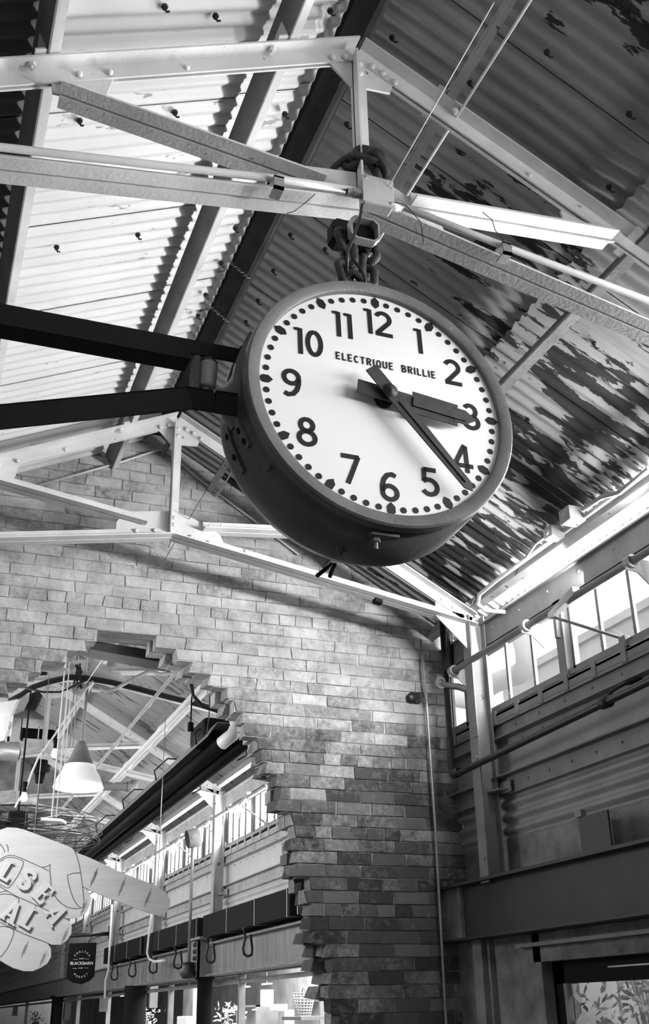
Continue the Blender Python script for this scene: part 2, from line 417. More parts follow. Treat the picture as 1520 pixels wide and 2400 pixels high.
# hook bolts poking through the sheets
def hook_bolts(par, pts, side):
    for (x, y) in pts:
        zz = (zl(x) if side < 0 else zr(x))+LIFT-.008
        b = MB(); b.nut((x, y, zz), (0, 0, -1), .011, .008)
        b.tube([(x, y, zz-.01), (x+.006, y-.004, zz-.028), (x+.014, y-.012, zz-.032)], .0035, 6)
        b.build('hook_bolt', DARKPIPE, par)
pts = [at(u, v, Y=1) for u, v in ((187, 277), (410, 258), (133, 574), (323, 545), (258, 763), (505, 32), (386, 10), (197, 937), (667, 262), (551, 530), (518, 612), (482, 686), (464, 735), (438, 800), (773, 20))]
L_ = []
for d in pts:
    t = (RZ+LIFT-SL*RX)/(d.z-SL*d.x); L_.append((d.x*t, d.y*t))
hook_bolts(cl, L_, -1)
pts = [at(u, v, Y=1) for u, v in ((918, 83), (1280, 117), (1472, 261), (812, 286), (680, 546), (761, 580), (640, 630), (604, 700), (576, 750), (1425, 433), (1100, 190), (1390, 800), (1235, 980))]
L_ = []
for d in pts:
    t = (RZ+LIFT+SR*RX)/(d.z+SR*d.x); L_.append((d.x*t, d.y*t))
hook_bolts(cr_, L_, 1)

# ------------------------------------------------------------------ purlins
def purlin(x0, side, ya, yb, label, M=PAINT, web=PURW_SHADE, D=.105, Fl=.034):
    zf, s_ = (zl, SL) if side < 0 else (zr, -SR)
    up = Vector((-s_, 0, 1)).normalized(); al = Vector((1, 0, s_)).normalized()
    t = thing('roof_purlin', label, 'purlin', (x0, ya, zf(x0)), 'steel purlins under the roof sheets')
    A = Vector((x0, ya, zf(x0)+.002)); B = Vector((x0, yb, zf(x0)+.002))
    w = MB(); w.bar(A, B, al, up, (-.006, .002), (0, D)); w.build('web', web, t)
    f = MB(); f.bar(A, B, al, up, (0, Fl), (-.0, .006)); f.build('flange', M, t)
    for y_ in TY:
        if ya < y_ < yb:
            c = MB(); p = Vector((x0, y_-.075, zf(x0)+.004))
            c.bar(p, p+Vector((0, .15, 0)), al, up, (-.045, -.007), (0, .006))
            c.bar(p+Vector((0, .0, 0)), p+Vector((0, .15, 0)), al, up, (-.012, -.007), (0, .06)); c.build('clip_angle', PAINT, t)
    return t
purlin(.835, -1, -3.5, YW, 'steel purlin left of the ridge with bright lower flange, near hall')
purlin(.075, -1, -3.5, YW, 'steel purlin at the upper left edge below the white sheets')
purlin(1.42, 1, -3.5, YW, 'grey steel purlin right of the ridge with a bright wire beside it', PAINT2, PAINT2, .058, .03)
purlin(2.17, 1, -3.5, YW, 'rough grey purlin crossing the peeling roof right of the clock', PAINT2, STEEL_SHADE, .07, .04)
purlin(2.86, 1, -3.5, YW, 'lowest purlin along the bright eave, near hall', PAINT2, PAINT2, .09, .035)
for i, x in enumerate((.835, .075)):
    purlin(x, -1, YW2, 45.9, ('upper' if i == 0 else 'lower')+' purlin on the left slope seen through the broken wall', PAINT2)
for i, x in enumerate((1.42, 2.17, 2.86)):
    purlin(x, 1, YW2, 45.9, ('highest', 'middle', 'lowest')[i]+' purlin on the right slope seen through the broken wall', PAINT, PAINT2)

# ridge pipe, near hall
rp = MB(); rp.tube([(1.13, -3, 3.105), (1.13, YW-.02, 3.105)], .016, 12)
tag(rp.build('ridge_pipe', STEEL_SHADE), 'grey pipe running along the underside of the ridge', 'pipe')
for i, (u, v) in enumerate(((588, 600), (538, 722))):
    p = at(u, v, Y=1); p = p*(1.13/p.x); c = MB(); s0 = Vector((1.13, p.y, 3.10))
    for q in range(7):
        e = s0+Vector((-.016*q-.01, 0, .012*q-.012)); a = PI/2*(q % 2)
        c.tube([e+Vector((.009*math.cos(w_)*.8, .006*math.sin(w_)*math.cos(a), .007*math.sin(w_)*(1 if q % 2 else .5))) for w_ in [2*PI*j/8 for j in range(8)]], .0016, 5, True)
    tag(c.build('small_chain', GALV), ('upper' if i == 0 else 'lower')+' short light chain holding the ridge pipe', 'chain', 'short chains holding the ridge pipe')
# bright wires by the right purlin
wr = MB(); wr.tube([(1.475, -3, zr(1.475)-.004), (1.475, YW-.02, zr(1.475)-.004)], .005, 8)
tag(wr.build('conduit', WHITEP), 'thin white conduit running beside the purlin right of the ridge', 'conduit')
A = at(1157, 5, Y=1.9); B = at(880, 490, Y=2.46); w2 = MB(); w2.tube([A*.6, A, B], .0022, 6)
tag(w2.build('guy_wire', WHITEP), 'thin taut pale wire crossing in front of the junction box', 'wire')
A = at(524, 1080, Y=4.6); B = at(385, 1313, Y=5.73); w2 = MB(); w2.tube([A, B], .0018, 6)
tag(w2.build('guy_wire', DARKPIPE), 'thin dark wire running down to the brick wall behind the trusses', 'wire')

# ------------------------------------------------------------------ trusses
def angle_pair(mb, A, B, y0, flange_top, leg=.062, fl=.055, t=.007, gap=.011):
    """double angle between A and B (x,z) with flange edge line on A-B"""
    A3 = Vector((A[0], y0, A[1])); B3 = Vector((B[0], y0, B[1])); d = (B3-A3).normalized(); n = Vector((-d.z, 0, d.x))
    if n.z < 0: n = -n
    sgn = -1 if flange_top else 1
    lo, hi = sorted((0, sgn*leg)); l2, h2 = sorted((0, sgn*t)); yv = Vector((0, 1, 0))
    for sy in (-1, 1):
        a, b = sorted((sy*gap/2, sy*(gap/2+t))); mb.bar(A3, B3, n, yv, (lo, hi), (a, b))
        a, b = sorted((sy*(gap/2+t), sy*(gap/2+fl))); mb.bar(A3, B3, n, yv, (l2, h2), (a, b))
    return A3, d, n
def truss(y, label, near=True, sr=SR, nodez=2.335, bl=.165, br=.178, M=PAINT, peakz=RZ):
    T = thing('roof_truss', label, 'truss', (RX, y, nodez), 'white steel roof trusses')
    xL, xR = -1.05, 2.90
    tl = MB(); angle_pair(tl, (xL, peakz-SL*(RX-xL)), (RX-.012, peakz), y, True); tl.build('top_chord', M, T)
    tr = MB(); angle_pair(tr, (RX+.012, peakz), (xR, peakz-sr*(xR-RX)), y, True); tr.build('top_chord', M, T)
    b1 = MB(); angle_pair(b1, (xL, nodez-bl*(RX-xL)), (RX-.005, nodez), y, False, .05, .05); b1.build('bottom_chord', M, T)
    b2 = MB(); angle_pair(b2, (RX+.005, nodez), (xR, nodez-br*(xR-RX)), y, False, .05, .05); b2.build('bottom_chord', M, T)
    kp = MB(); kp.box((RX-.022, y-.013, nodez+.02), (RX+.026, y-.006, peakz-.03)); kp.box((RX-.022, y-.05, nodez+.02), (RX-.015, y-.006, peakz-.05)); kp.box((RX-.022, y+.006, nodez+.02), (RX+.026, y+.013, peakz-.03))
    kp.build('king_post', M, T)
    # webs
    wl_ = MB(); angle_pair(wl_, (.12, peakz-SL*(RX-.12)-.118), (.955, nodez+.045), y-.012, False, .05, .05); wl_.build('web_member', M, T)
    wr_ = MB(); angle_pair(wr_, (1.27, nodez+.055), (2.06, peakz-sr*(2.06-RX)-.085), y-.012, False, .05, .05); wr_.build('web_member', M, T)
    # gussets
    g = MB(); g.prism([(RX-.14, peakz-.075), (RX-.03, peakz-.185), (RX+.12, peakz-.17), (RX+.14, peakz-.10), (RX+.03, peakz-.02), (RX-.03, peakz-.02)], .009, 'y', y-.0045); gp = g.build('gusset_plate', M, T)
    g = MB(); g.prism([(.80, nodez+.045), (.84, nodez+.115), (RX, nodez+.155), (RX+.12, nodez+.125), (1.37, nodez+.05), (1.40, nodez-.02), (RX, nodez+.005), (.80, nodez-.03)], .009, 'y', y-.0045); gb = g.build('gusset_plate', M, T)
    g = MB(); xl2 = .12; zz = peakz-SL*(RX-xl2)
    g.prism([(xl2-.03, zz-.05), (xl2-.02, zz-.11), (xl2+.13, zz-.10), (xl2+.16, zz-.04+SL*.16)], .009, 'y', y-.0045); gl = g.build('gusset_plate', M, T)
    g = MB(); xr2 = 2.0; zz = peakz-sr*(xr2-RX)
    g.prism([(xr2-.13, zz-.03), (xr2-.12, zz-.09), (xr2+.05, zz-.12), (xr2+.12, zz-.10), (xr2+.14, zz-.10)], .009, 'y', y-.0045); g.build('gusset_plate', M, T)
    # heel gusset tied to the column
    za = nodez-br*(xR-RX); zb = peakz-sr*(xR-RX)
    g = MB(); g.prism([(2.66, zb+.07), (2.90, zb-.01), (2.92, za-.17), (2.90, za-.19), (2.66, za+.04)], .009, 'y', y-.0045); gh = g.build('gusset_plate', M, T)
    f1 = y-.016
    rv = [(gp, RX+.004, peakz-.085), (gp, RX+.004, peakz-.13), (gp, RX-.05, peakz-.075), (gp, RX-.10, peakz-.095), (gp, RX+.05, peakz-.08), (gp, RX+.09, peakz-.10), (gp, RX+.135, peakz-.127),
          (gb, RX+.004, nodez+.07), (gb, RX+.004, nodez+.11), (gb, RX-.10, nodez+.02), (gb, RX-.20, nodez+.005), (gb, RX+.10, nodez+.01), (gb, RX+.2, nodez-.01), (gb, .83, nodez+.09), (gb, .92, nodez+.07), (gb, 1.30, nodez+.085), (gb, 1.37, nodez+.10),
          (gh, 2.70, zb+.075), (gh, 2.77, zb+.035), (gh, 2.84, zb-.005), (gh, 2.70, za+.062), (gh, 2.77, za+.05), (gh, 2.84, za+.038), (gl, .17, peakz-SL*(RX-.17)-.045), (gl, .26, peakz-SL*(RX-.26)-.045)]
    if near:
        me = None
        for (pp, x, z_) in rv:
            b = MB(); b.rivet((x, f1-(.002 if abs(x-RX) > .02 else 0), z_), (0, -1, 0), .0115); b.build('rivet', M, pp)
    else:
        b = MB()
        for (pp, x, z_) in rv: b.rivet((x, f1, z_), (0, -1, 0), .012)
        b.build('rivets', M, T)
    # bolts through the flanges to the purlin clips
    for x in (.03, .78, 1.46, 2.23):
        zz = (peakz-SL*(RX-x)) if x < RX else (peakz-sr*(x-RX))
        b = MB(); b.nut((x, y-.035, zz-.006), (0, 0, -1), .013, .012); b.build('bolt', M, T)
    for x in (.50, 1.75):
        zz = (peakz-SL*(RX-x)) if x < RX else (peakz-sr*(x-RX))
        b = MB(); b.rivet((x, y-.014, zz-.045), (0, -1, 0), .0115); b.build('rivet', M, T)
    return T
T1 = truss(TY[0], 'nearest white roof truss, the clock chain looped over its centre', sr=.535, nodez=2.355, bl=.155, br=.225, peakz=3.08)
T2 = truss(TY[1], 'white roof truss behind the clock, just in front of the brick wall')
b = MB(); p = at(880, 1409, Y=5.21); n_ = Vector((.98, 0, -.178)); b.bar(p-n_*.022, p+n_*.022, Vector((0, 1, 0)), Vector((0, 0, 1)), (-.05, .0), (-.022, .0)); o = b.build('black_tape', BLK, T2); o['label'] = 'black tape patch'
for i, y in enumerate(TY[2:]):
    truss(y, ('roof truss nearest behind the broken brick opening', 'second roof truss seen through the broken brick opening', 'third roof truss seen through the broken brick opening',
              'fourth roof truss seen through the opening, behind the hand-shaped sign', 'fifth roof truss beyond the opening, mostly behind the hand sign', 'farthest roof truss beyond the opening')[i], near=False, M=PAINT)

# pipe along the front of the nearest bottom chord, with its clamps
pc = MB(); pc.tube([at(-400, 300, Y=2.43), at(0, 345, Y=2.43), at(640, 418, Y=2.43), at(835, 447, Y=2.43)], .0125, 12)
tag(pc.build('conduit', PAINT), 'painted pipe on the near truss, left of the junction box', 'pipe', 'pipes along the near truss')
pc = MB(); pc.tube([at(905, 470, Y=2.43), at(1180, 577, Y=2.43), at(1520, 705, Y=2.43), at(1800, 815, Y=2.43)], .0125, 12)
tag(pc.build('conduit', PAINT), 'painted pipe on the near truss, right of the junction box', 'pipe', 'pipes along the near truss')
for (u, v, s_, l_) in ((648, 437, 1, 'small beam clamp holding the pipe left of the chain'), (1180, 590, 1, 'small beam clamp holding the pipe right of the chain')):
    c = at(u, v, Y=2.425); b = MB()
    b.box((c.x-.016, 2.40, c.z-.028), (c.x+.016, 2.452, c.z-.018)); b.box((c.x-.016, 2.40, c.z-.028), (c.x+.016, 2.406, c.z+.02)); b.box((c.x-.016, 2.40, c.z+.014), (c.x+.016, 2.452, c.z+.022))
    o = tag(b.build('beam_clamp', GALV), l_, 'clamp', 'beam clamps on the near truss')
    s2 = MB(); s2.nut((c.x+.004, 2.42, c.z+.022), (0, 0, 1), .008, .01); s2.build('screw', GALV, o)

# junction box
jb = thing('junction_box', 'square metal junction box on the near truss under the looped chain', 'box', (1.14, 2.44, 2.36))
c0 = [at(838, 415, Y=2.40), at(895, 432, Y=2.40), at(905, 470, Y=2.40), at(900, 480, Y=2.40), at(845, 462, Y=2.40)]
b = MB(); b.box((1.065, 2.40, 2.30), (1.165, 2.445, 2.405)); b.build('body', GALV, jb, bevel=.004)
b = MB(); b.box((1.060, 2.396, 2.302), (1.168, 2.400, 2.41)); b.build('cover', PAINT2, jb, bevel=.002)
for x, z_ in ((1.072, 2.398), (1.156, 2.314)):
    b = MB(); b.lathe([(.006, 0), (.005, .003), (0, .003)], (x, 2.396, z_), (0, -1, 0), 10); b.build('screw', GALV, jb)
b = MB(); b.lathe([(.018, 0), (.018, .03), (.013, .03), (.013, .045)], (1.165, 2.42, 2.335), (1, 0, -.15), 14); b.build('connector', GALV, jb)
b = MB(); b.lathe([(.016, 0), (.016, .03), (.011, .03), (.011, .05)], (1.065, 2.42, 2.345), (-1, 0, -.1), 14); b.build('connector', GALV, jb)
# open black box hanging behind chain
ob = thing('cable_box', 'open black oval cable box hanging above the chain strands', 'box', (1.10, 2.44, 2.22))
def oct_(cx, cz, w, h, c_): return [(cx-w+c_, cz-h), (cx+w-c_, cz-h), (cx+w, cz-h+c_), (cx+w, cz+h-c_), (cx+w-c_, cz+h), (cx-w+c_, cz+h), (cx-w, cz+h-c_), (cx-w, cz-h+c_)]
p = at(852, 542, Y=2.42)
b = MB(); b.prism(oct_(p.x, p.z, .046, .042, .016), .05, 'y', 2.435); b.build('body', BLK, ob)
b = MB(); o1 = oct_(p.x, p.z, .048, .044, .016); o2 = oct_(p.x, p.z, .042, .038, .014)
for i in range(8):
    a_, b_ = o1[i], o1[(i+1) % 8]; c_, d_ = o2[(i+1) % 8], o2[i]
    b.hexa([(a_[0], 2.405, a_[1]), (b_[0], 2.405, b_[1]), (c_[0], 2.405, c_[1]), (d_[0], 2.405, d_[1]), (a_[0], 2.437, a_[1]), (b_[0], 2.437, b_[1]), (c_[0], 2.437, c_[1]), (d_[0], 2.437, d_[1])])
b.build('rim', GALV, ob)
p2 = at(800, 550, Y=2.52); b = MB(); b.prism(oct_(p2.x, p2.z, .038, .045, .016), .05, 'y', 2.50)
tag(b.build('cable_box', BLK), 'closed black box behind the left chain strand', 'box')
cb_ = MB(); cb_.tube([at(848, 480, Y=2.40), at(842, 515, Y=2.38), at(826, 560, Y=2.38), at(814, 590, Y=2.38), at(812, 640, Y=2.40)], .005, 8)
tag(cb_.build('cable', BLACK), 'black power cable dropping from the junction box to the clock', 'cable')
cb_ = MB(); cb_.tube([at(826, 608, Y=2.39), at(845, 630, Y=2.385), at(856, 655, Y=2.385), at(853, 690, Y=2.42)], .005, 8)
tag(cb_.build('cable', BLACK), 'black cable looping between the two chain strands into the clock', 'cable')
for pts_, lab in (([(738, 455), (715, 475), (690, 495), (672, 500)], 'thin loose wire trailing left of the junction box'), ([(908, 470), (950, 480), (985, 520), (992, 570), (985, 585)], 'thin loose wire trailing right of the junction box'),
                  ([(1130, 497), (1152, 515), (1160, 540), (1184, 568), (1200, 580)], 'thin loose wire over the bright web member')):
    b = MB(); b.tube([at(u, v, Y=2.40) for u, v in pts_], .0014, 6); tag(b.build('loose_wire', DARKPIPE), lab, 'wire')

# ------------------------------------------------------------------ heavy chain
def link(c, ax, nrm, L=.082, Wd=.054, r=.0098):
    c = Vector(c); ax = Vector(ax).normalized(); nrm = Vector(nrm); side = ax.cross(nrm).normalized()
    P = []; hw = Wd/2-r; hl = L/2-r-hw
    for i in range(9): a = PI*i/8; P.append(c+ax*(hl+hw*math.sin(a))+side*hw*math.cos(a))
    for i in range(9): a = PI+PI*i/8; P.append(c+ax*(-hl+hw*math.sin(a))+side*hw*math.cos(a))
    b = MB(); b.tube(P, r, 10, True); return b
CHAIN = thing('chain', 'heavy dark chain looped over the near truss carrying the clock', 'chain', (1.1, 2.5, 2.0))
def strand(px, tw=0, Y=2.45, L=.108, Wd=.066, r=.0128):
    for i in range(len(px)):
        u, v, yy = px[i]; c = at(u, v, Y=yy)
        j0, j1 = max(0, i-1), min(len(px)-1, i+1)
        a = at(px[j0][0], px[j0][1], Y=px[j0][2]); b = at(px[j1][0], px[j1][1], Y=px[j1][2]); ax = (b-a).normalized()
        ref = Vector((math.sin(tw+i*PI/2), -math.cos(tw+i*PI/2), .1)); n = (ref-ax*ref.dot(ax)).normalized()
        link(c, ax, n, L, Wd, r).build('link', RUST, CHAIN)
strand([(805, 565, 2.46), (818, 603, 2.455), (806, 640, 2.45), (838, 668, 2.45)], .5)
strand([(843, 568, 2.47), (866, 590, 2.465), (853, 628, 2.46), (862, 655, 2.455), (850, 690, 2.45)], .9)
strand([(805, 396, 2.52), (835, 372, 2.48), (862, 362, 2.45), (884, 385, 2.45), (898, 425, 2.48)], .3, L=.115, Wd=.074, r=.0142)

# ------------------------------------------------------------------ clock
CC = Vector((1.08, 2.36, 1.5569)); RR = .34738
az, ax_, ay = .0182, -.0572, -.0026
def clock_rot():
    return Matrix.Rotation(az, 3, 'Z') @ Matrix.Rotation(ax_, 3, 'X') @ Matrix.Rotation(ay, 3, 'Y')
QC = clock_rot()
def D(a, b, y=0): return CC+QC @ Vector((a*RR, y, b*RR))
KN = QC @ Vector((0, -1, 0))
CK = thing('station_clock', 'round railway clock with white dial hanging from the chain, body dark', 'clock', tuple(CC))
b = MB()  # body
b.lathe([(1.165*RR, -.012), (1.165*RR, -.040), (1.18*RR, -.043), (1.185*RR, -.22), (1.165*RR, -.245), (1.05*RR, -.257), (0, -.26)], CC, KN, 96); b.build('case', CLOCKB, CK)
b = MB()
for pr in ([(1.062*RR, -.004), (1.062*RR, .010)], [(1.062*RR, .010), (1.072*RR, .014), (1.158*RR, .016)], [(1.158*RR, .016), (1.172*RR, .010)], [(1.172*RR, .010), (1.178*RR, -.014)], [(1.178*RR, -.014), (1.13*RR, -.016)]): b.lathe(pr, CC, KN, 96)
b.build('bezel', BEZEL, CK)
b = MB(); b.lathe([(1.13*RR, -.004), (0, -.004)], CC, KN, 96, False); dialo = b.build('dial', DIAL, CK)
def dial_poly(mb, V, Fc, off=.0015, flip=False):
    mb.add([D(p[0], p[1], -off+.004) for p in V], Fc)
mk = MB()
marks = []
for i in range(60):
    a = i*PI/30; ca, sa = math.cos(a), math.sin(a); b = MB()
    if i % 5 == 0:
        H = [(0, .062), (.036, .025), (.036, -.025), (0, -.062), (-.036, -.025), (-.036, .025)]
        V = [(sa*(1+h)+ca*w, ca*(1+h)-sa*w) for w, h in H]; dial_poly(b, V, [tuple(range(6))])
    else:
        V = [(sa+.027*math.cos(t*PI/8), ca+.027*math.sin(t*PI/8)) for t in range(16)]; dial_poly(b, V, [tuple(range(16))])
    b.build('hour_mark' if i % 5 == 0 else 'minute_dot', BLACK, dialo)
DG = {'0': [[(x*.9+.02, y) for x, y in arc((.31, .5), .24, 90, 450, 28, 1.79)]],
      '1': [[(.22, 0), (.22, .985)], [(.02, .93), (.20, .945)]],
      '2': [arc((.31, .70), .235, 160, -35, 16, 1.0)+[(.06, .075)], [(.02, .07), (.62, .07)]],
      '3': [arc((.29, .715), .20, 150, -75, 16, 1.05), arc((.30, .295), .245, 75, -155, 18, .93)],
      '4': [[(.42, 1.0), (.03, .27)], [(.0, .25), (.66, .25)], [(.44, .97), (.44, 0)]],
      '5': [[(.56, .93), (.14, .93)], [(.16, .96), (.13, .50)], [(.10, .50), (.16, .545)]+arc((.30, .325), .255, 105, -150, 18, 1.0)],
      '6': [arc((.31, .29), .235, 180, 540, 28, .97), [(.075, .30), (.08, .5), (.14, .72), (.26, .88), (.42, .93), (.54, .87)]],
      '7': [[(.0, .93), (.58, .93)], [(.55, .95), (.18, 0)]],
      '8': [arc((.31, .73), .195, 90, 450, 24, 1.03), arc((.31, .29), .25, 90, 450, 26, .90)],
      '9': [arc((.31, .71), .235, 0, 360, 28, .97), [(.545, .70), (.54, .5), (.48, .28), (.36, .12), (.20, .07), (.08, .13)]]}
def numeral(s_, cx, cy, h=.262, wd=.155):
    offs = {1: [-.31*h]}.get(len(s_))
    if len(s_) == 2: offs = {'10': [-.185, -.085], '11': [-.165, -.062], '12': [-.165, -.065]}[s_]; offs = [o_ for o_ in offs]
    b = MB()
    for ch, ox in zip(s_, offs):
        for st in DG[ch]:
            w_ = wd*(.7 if (ch == '1' and len(st) == 2 and st[0][1] > .5) else 1)
            V, Fc = ribbon(st, w_); dial_poly(b, [(cx+ox+p[0]*h, cy+(p[1]-.5)*h) for p in V], Fc)
    b.build('numeral', BLACK, dialo)
NP = {'12': (.045, .79), '1': (.42, .69), '2': (.68, .43), '3': (.81, .005), '4': (.68, -.425), '5': (.355, -.70), '6': (0, -.80), '7': (-.315, -.70), '8': (-.67, -.428), '9': (-.785, .003), '10': (-.57, .435), '11': (-.245, .69)}
for s_, (cx, cy) in NP.items(): numeral(s_, cx, cy)
LT = {'E': [[(.5, .93), (.07, .93), (.07, .07), (.5, .07)], [(.07, .5), (.44, .5)]], 'L': [[(.07, 1), (.07, .07), (.48, .07)]],
      'C': [arc((.30, .5), .23, 45, 315, 16, 1.85)], 'T': [[(0, .93), (.52, .93)], [(.26, .93), (.26, 0)]], 'R': [[(.07, 0), (.07, .93), (.33, .93), (.46, .85), (.48, .72), (.44, .58), (.32, .50), (.07, .50)], [(.28, .5), (.5, 0)]],
      'I': [[(.07, 0), (.07, 1)]], 'Q': [arc((.30, .5), .23, 0, 360, 20, 1.85), [(.34, .22), (.56, -.04)]], 'U': [[(.07, 1), (.07, .3)]+arc((.28, .28), .21, 180, 360, 8)+[(.49, .3), (.49, 1)]],
      'B': [[(.07, 0), (.07, .93), (.32, .93), (.44, .85), (.44, .62), (.32, .52), (.07, .52)], [(.32, .52), (.47, .42), (.48, .2), (.36, .07), (.04, .07)]]}
LW = {'I': .14, 'L': .46, 'E': .50, 'T': .52}
def lettering(s_, x, y, h):
    for ch in s_:
        if ch == ' ': x += .062; continue
        b = MB()
        for st in LT[ch]:
            V, Fc = ribbon(st, .185); dial_poly(b, [(x+p[0]*h, y+p[1]*h) for p in V], Fc)
        b.build('letter', BLACK, dialo)
        x += LW.get(ch, .54)*h+.0185
lettering('ELECTRIQUE BRILLIE', -.392, .326, .072)
# hands
def hand(name, ang, off, polys, hub=True):
    a = math.radians(ang); ca, sa = math.cos(a), math.sin(a)
    H = MB()
    for poly, y0, t_ in polys:
        n = len(poly); P = []
        for d in (0, -t_):
            for (w, l) in poly: P.append(CC+QC @ Vector(((sa*l+ca*w)*RR, -off-y0+d, (ca*l-sa*w)*RR)))
        H.add(P, [tuple(range(n)), tuple(range(2*n-1, n-1, -1))]+[(i, i+n, (i+1) % n+n, (i+1) % n) for i in range(n)])
    return H.build(name, HANDM, CK, bevel=.0008)
hand('hour_hand', 97.0, .026, [([(-.066, -.26), (.066, -.26), (.066, .22), (-.066, .22)], 0, .004), ([(-.105, .22), (.105, .22), (.105, .63), (-.105, .63)], 0, .004),
     ([(-.045, .22), (.045, .22), (.045, .70), (-.045, .70)], .004, .005), ([(-.07, .60), (.07, .60), (.07, .70), (0, .80), (-.07, .70)], .0015, .004)])
hand('minute_hand', 141.3, .045, [([(-.060, -.25), (.060, -.25), (.062, .30), (.045, .98), (0, 1.04), (-.045, .98), (-.062, .30)], 0, .004), ([(-.012, .12), (.012, .12), (.010, .95), (-.010, .95)], .004, .004)])
b = MB(); b.lathe([(.075*RR, -.004), (.075*RR, .02), (.05*RR, .022), (.05*RR, .048), (0, .048)], CC, KN, 28); b.build('hand_arbor', BLK, CK)
b = MB(); b.lathe([(.062*RR, .048), (.062*RR, .052), (.02*RR, .053), (.02*RR, .058), (0, .058)], CC, KN, 24); b.build('hub_screw', HANDM, CK)
def glassdisc():
    b = MB(); return b
# case fittings
def on_case(ang, dep, r=1.18): a = math.radians(ang); return D(r*math.sin(a), r*math.cos(a), dep)
def rad(ang): a = math.radians(ang); return QC @ Vector((math.sin(a), 0, math.cos(a)))
b = MB(); b.nut(on_case(184, .05), rad(184), .013, .02); b.box(tuple(on_case(180, .03)-Vector((.05, .004, .006))), tuple(on_case(180, .03)+Vector((.03, .02, .004)))); b.build('latch', BEZEL, CK)
b = MB(); b.nut(on_case(192, .16), rad(192), .012, .014); b.build('drain_plug', BEZEL, CK)
b = MB(); b.nut(on_case(232, .045), rad(232), .008, .012); b.build('screw', CLOCKB, CK)
# spider bracket on the left of the case
BR = thing('wall_bracket', 'dark cast hinge bracket bolted to the left side of the clock', 'bracket', (.70, 2.5, 1.6))
def strip(a0, a1, d0, d1, w, th=.012):
    n = 8; bb = MB(); P = []
    for i in range(n+1):
        t = i/n; a = a0+(a1-a0)*t; d = d0+(d1-d0)*t; ww = w*(1 if t < .8 else 1-.35*(t-.8)/.2)
        for r_ in (1.178, 1.178+th/RR):
            for s2 in (-.5, .5): P.append(on_case(a, d+s2*ww, r_))
    Fc = [(0, 1, 3, 2)]
    for i in range(n):
        o = 4*i; Fc += [(o, o+4, o+5, o+1), (o+2, o+3, o+7, o+6), (o, o+2, o+6, o+4), (o+1, o+5, o+7, o+3)]
    Fc.append((4*n, 4*n+2, 4*n+3, 4*n+1)); bb.add(P, Fc); return bb
feet = [(268, 296, .09, .055), (268, 244, .10, .07), (268, 240, .16, .165), (268, 298, .15, .17)]
for a0, a1, d0, d1 in feet: strip(a0, a1, d0, d1, .030, .010).build('foot', CLOCKB, BR)
for a_, d_ in ((288, .062), (252, .085), (247, .078), (294, .16), (256, .165), (247, .165)):
    b = MB(); b.lathe([(.009, 0), (.009, .0025), (0, .0025)], on_case(a_, d_, 1.178+.0105/RR), rad(a_), 14); b.build('bolt_hole', BLK, BR)
b = MB(); b.lathe([(.085, 0), (.06, .012), (.038, .03), (.03, .06), (.028, .08)], on_case(268, .12, 1.17), rad(268), 24); b.build('neck', CLOCKB, BR)
kc = at(485, 882, Y=2.46)
b = MB(); b.lathe([(0, -.042), (.022, -.042), (.027, -.036), (.027, .036), (.022, .042), (0, .042)], kc, (.06, 0, 1), 24); b.build('knuckle', GREYP, BR)
b = MB(); b.lathe([(0, .042), (.025, .042), (.026, .048), (.012, .052), (.012, .06), (0, .06)], kc, (.06, 0, 1), 6, False); b.build('bolt', RUST, BR)
b = MB(); b.lathe([(0, -.075), (.014, -.072), (.016, -.06), (.014, -.045), (.010, -.042)], kc, (.06, 0, 1), 14); b.build('nut', GALV, BR)
b = MB(); b.box((kc.x-.04, 2.44, kc.z-.07), (kc.x-.026, 2.50, kc.z+.05)); b.box((kc.x-.04, 2.44, kc.z-.07), (kc.x+.02, 2.50, kc.z-.062)); b.build('hinge_plate', RUST, BR)
# the two steel arms to the left wall
b = MB()
A = Vector((-1.1, 2.475, 1.655)); B = Vector((.545, 2.475, 1.655)); yv = Vector((0, 1, 0)); zv = Vector((0, 0, 1))
b.bar(A, B, zv, yv, (-.018, .045), (-.025, -.017)); b.bar(A, B, zv, yv, (-.018, -.011), (-.017, .045)); b.bar(B, B+Vector((.165, 0, .0)), zv, yv, (.0, .045), (-.025, -.017))
b.build('support_arm', BLK); tag(bpy.data.objects['support_arm'], 'upper black steel arm holding the clock, running level to the left', 'arm', 'black arms holding the clock')
b = MB(); A = Vector((-1.1, 2.475, 1.002)); B = at(440, 941, Y=2.46); C2 = at(500, 950, Y=2.43); E2 = at(551, 958, Y=2.40)
n_ = Vector((-.28, 0, 1)).normalized()
pts_ = [A, B, C2, E2]
for i in range(3):
    b.bar(pts_[i], pts_[i+1], n_ if i < 2 else zv, yv, (-.034, .034), (-.024, -.016)); b.bar(pts_[i], pts_[i+1], n_ if i < 2 else zv, yv, (.028, .034), (-.024, .03))
tag(b.build('support_arm', BLK), 'lower black steel arm sloping up to the clock from the left', 'arm', 'black arms holding the clock')
# stubs below the clock
b = MB(); b.tube([at(785, 1322, Y=2.56), at(772, 1352, Y=2.56)], .006, 8); b.tube([at(778, 1322, Y=2.58), at(742, 1350, Y=2.58)], .006, 8); b.build('lower_spike', BLK, CK)

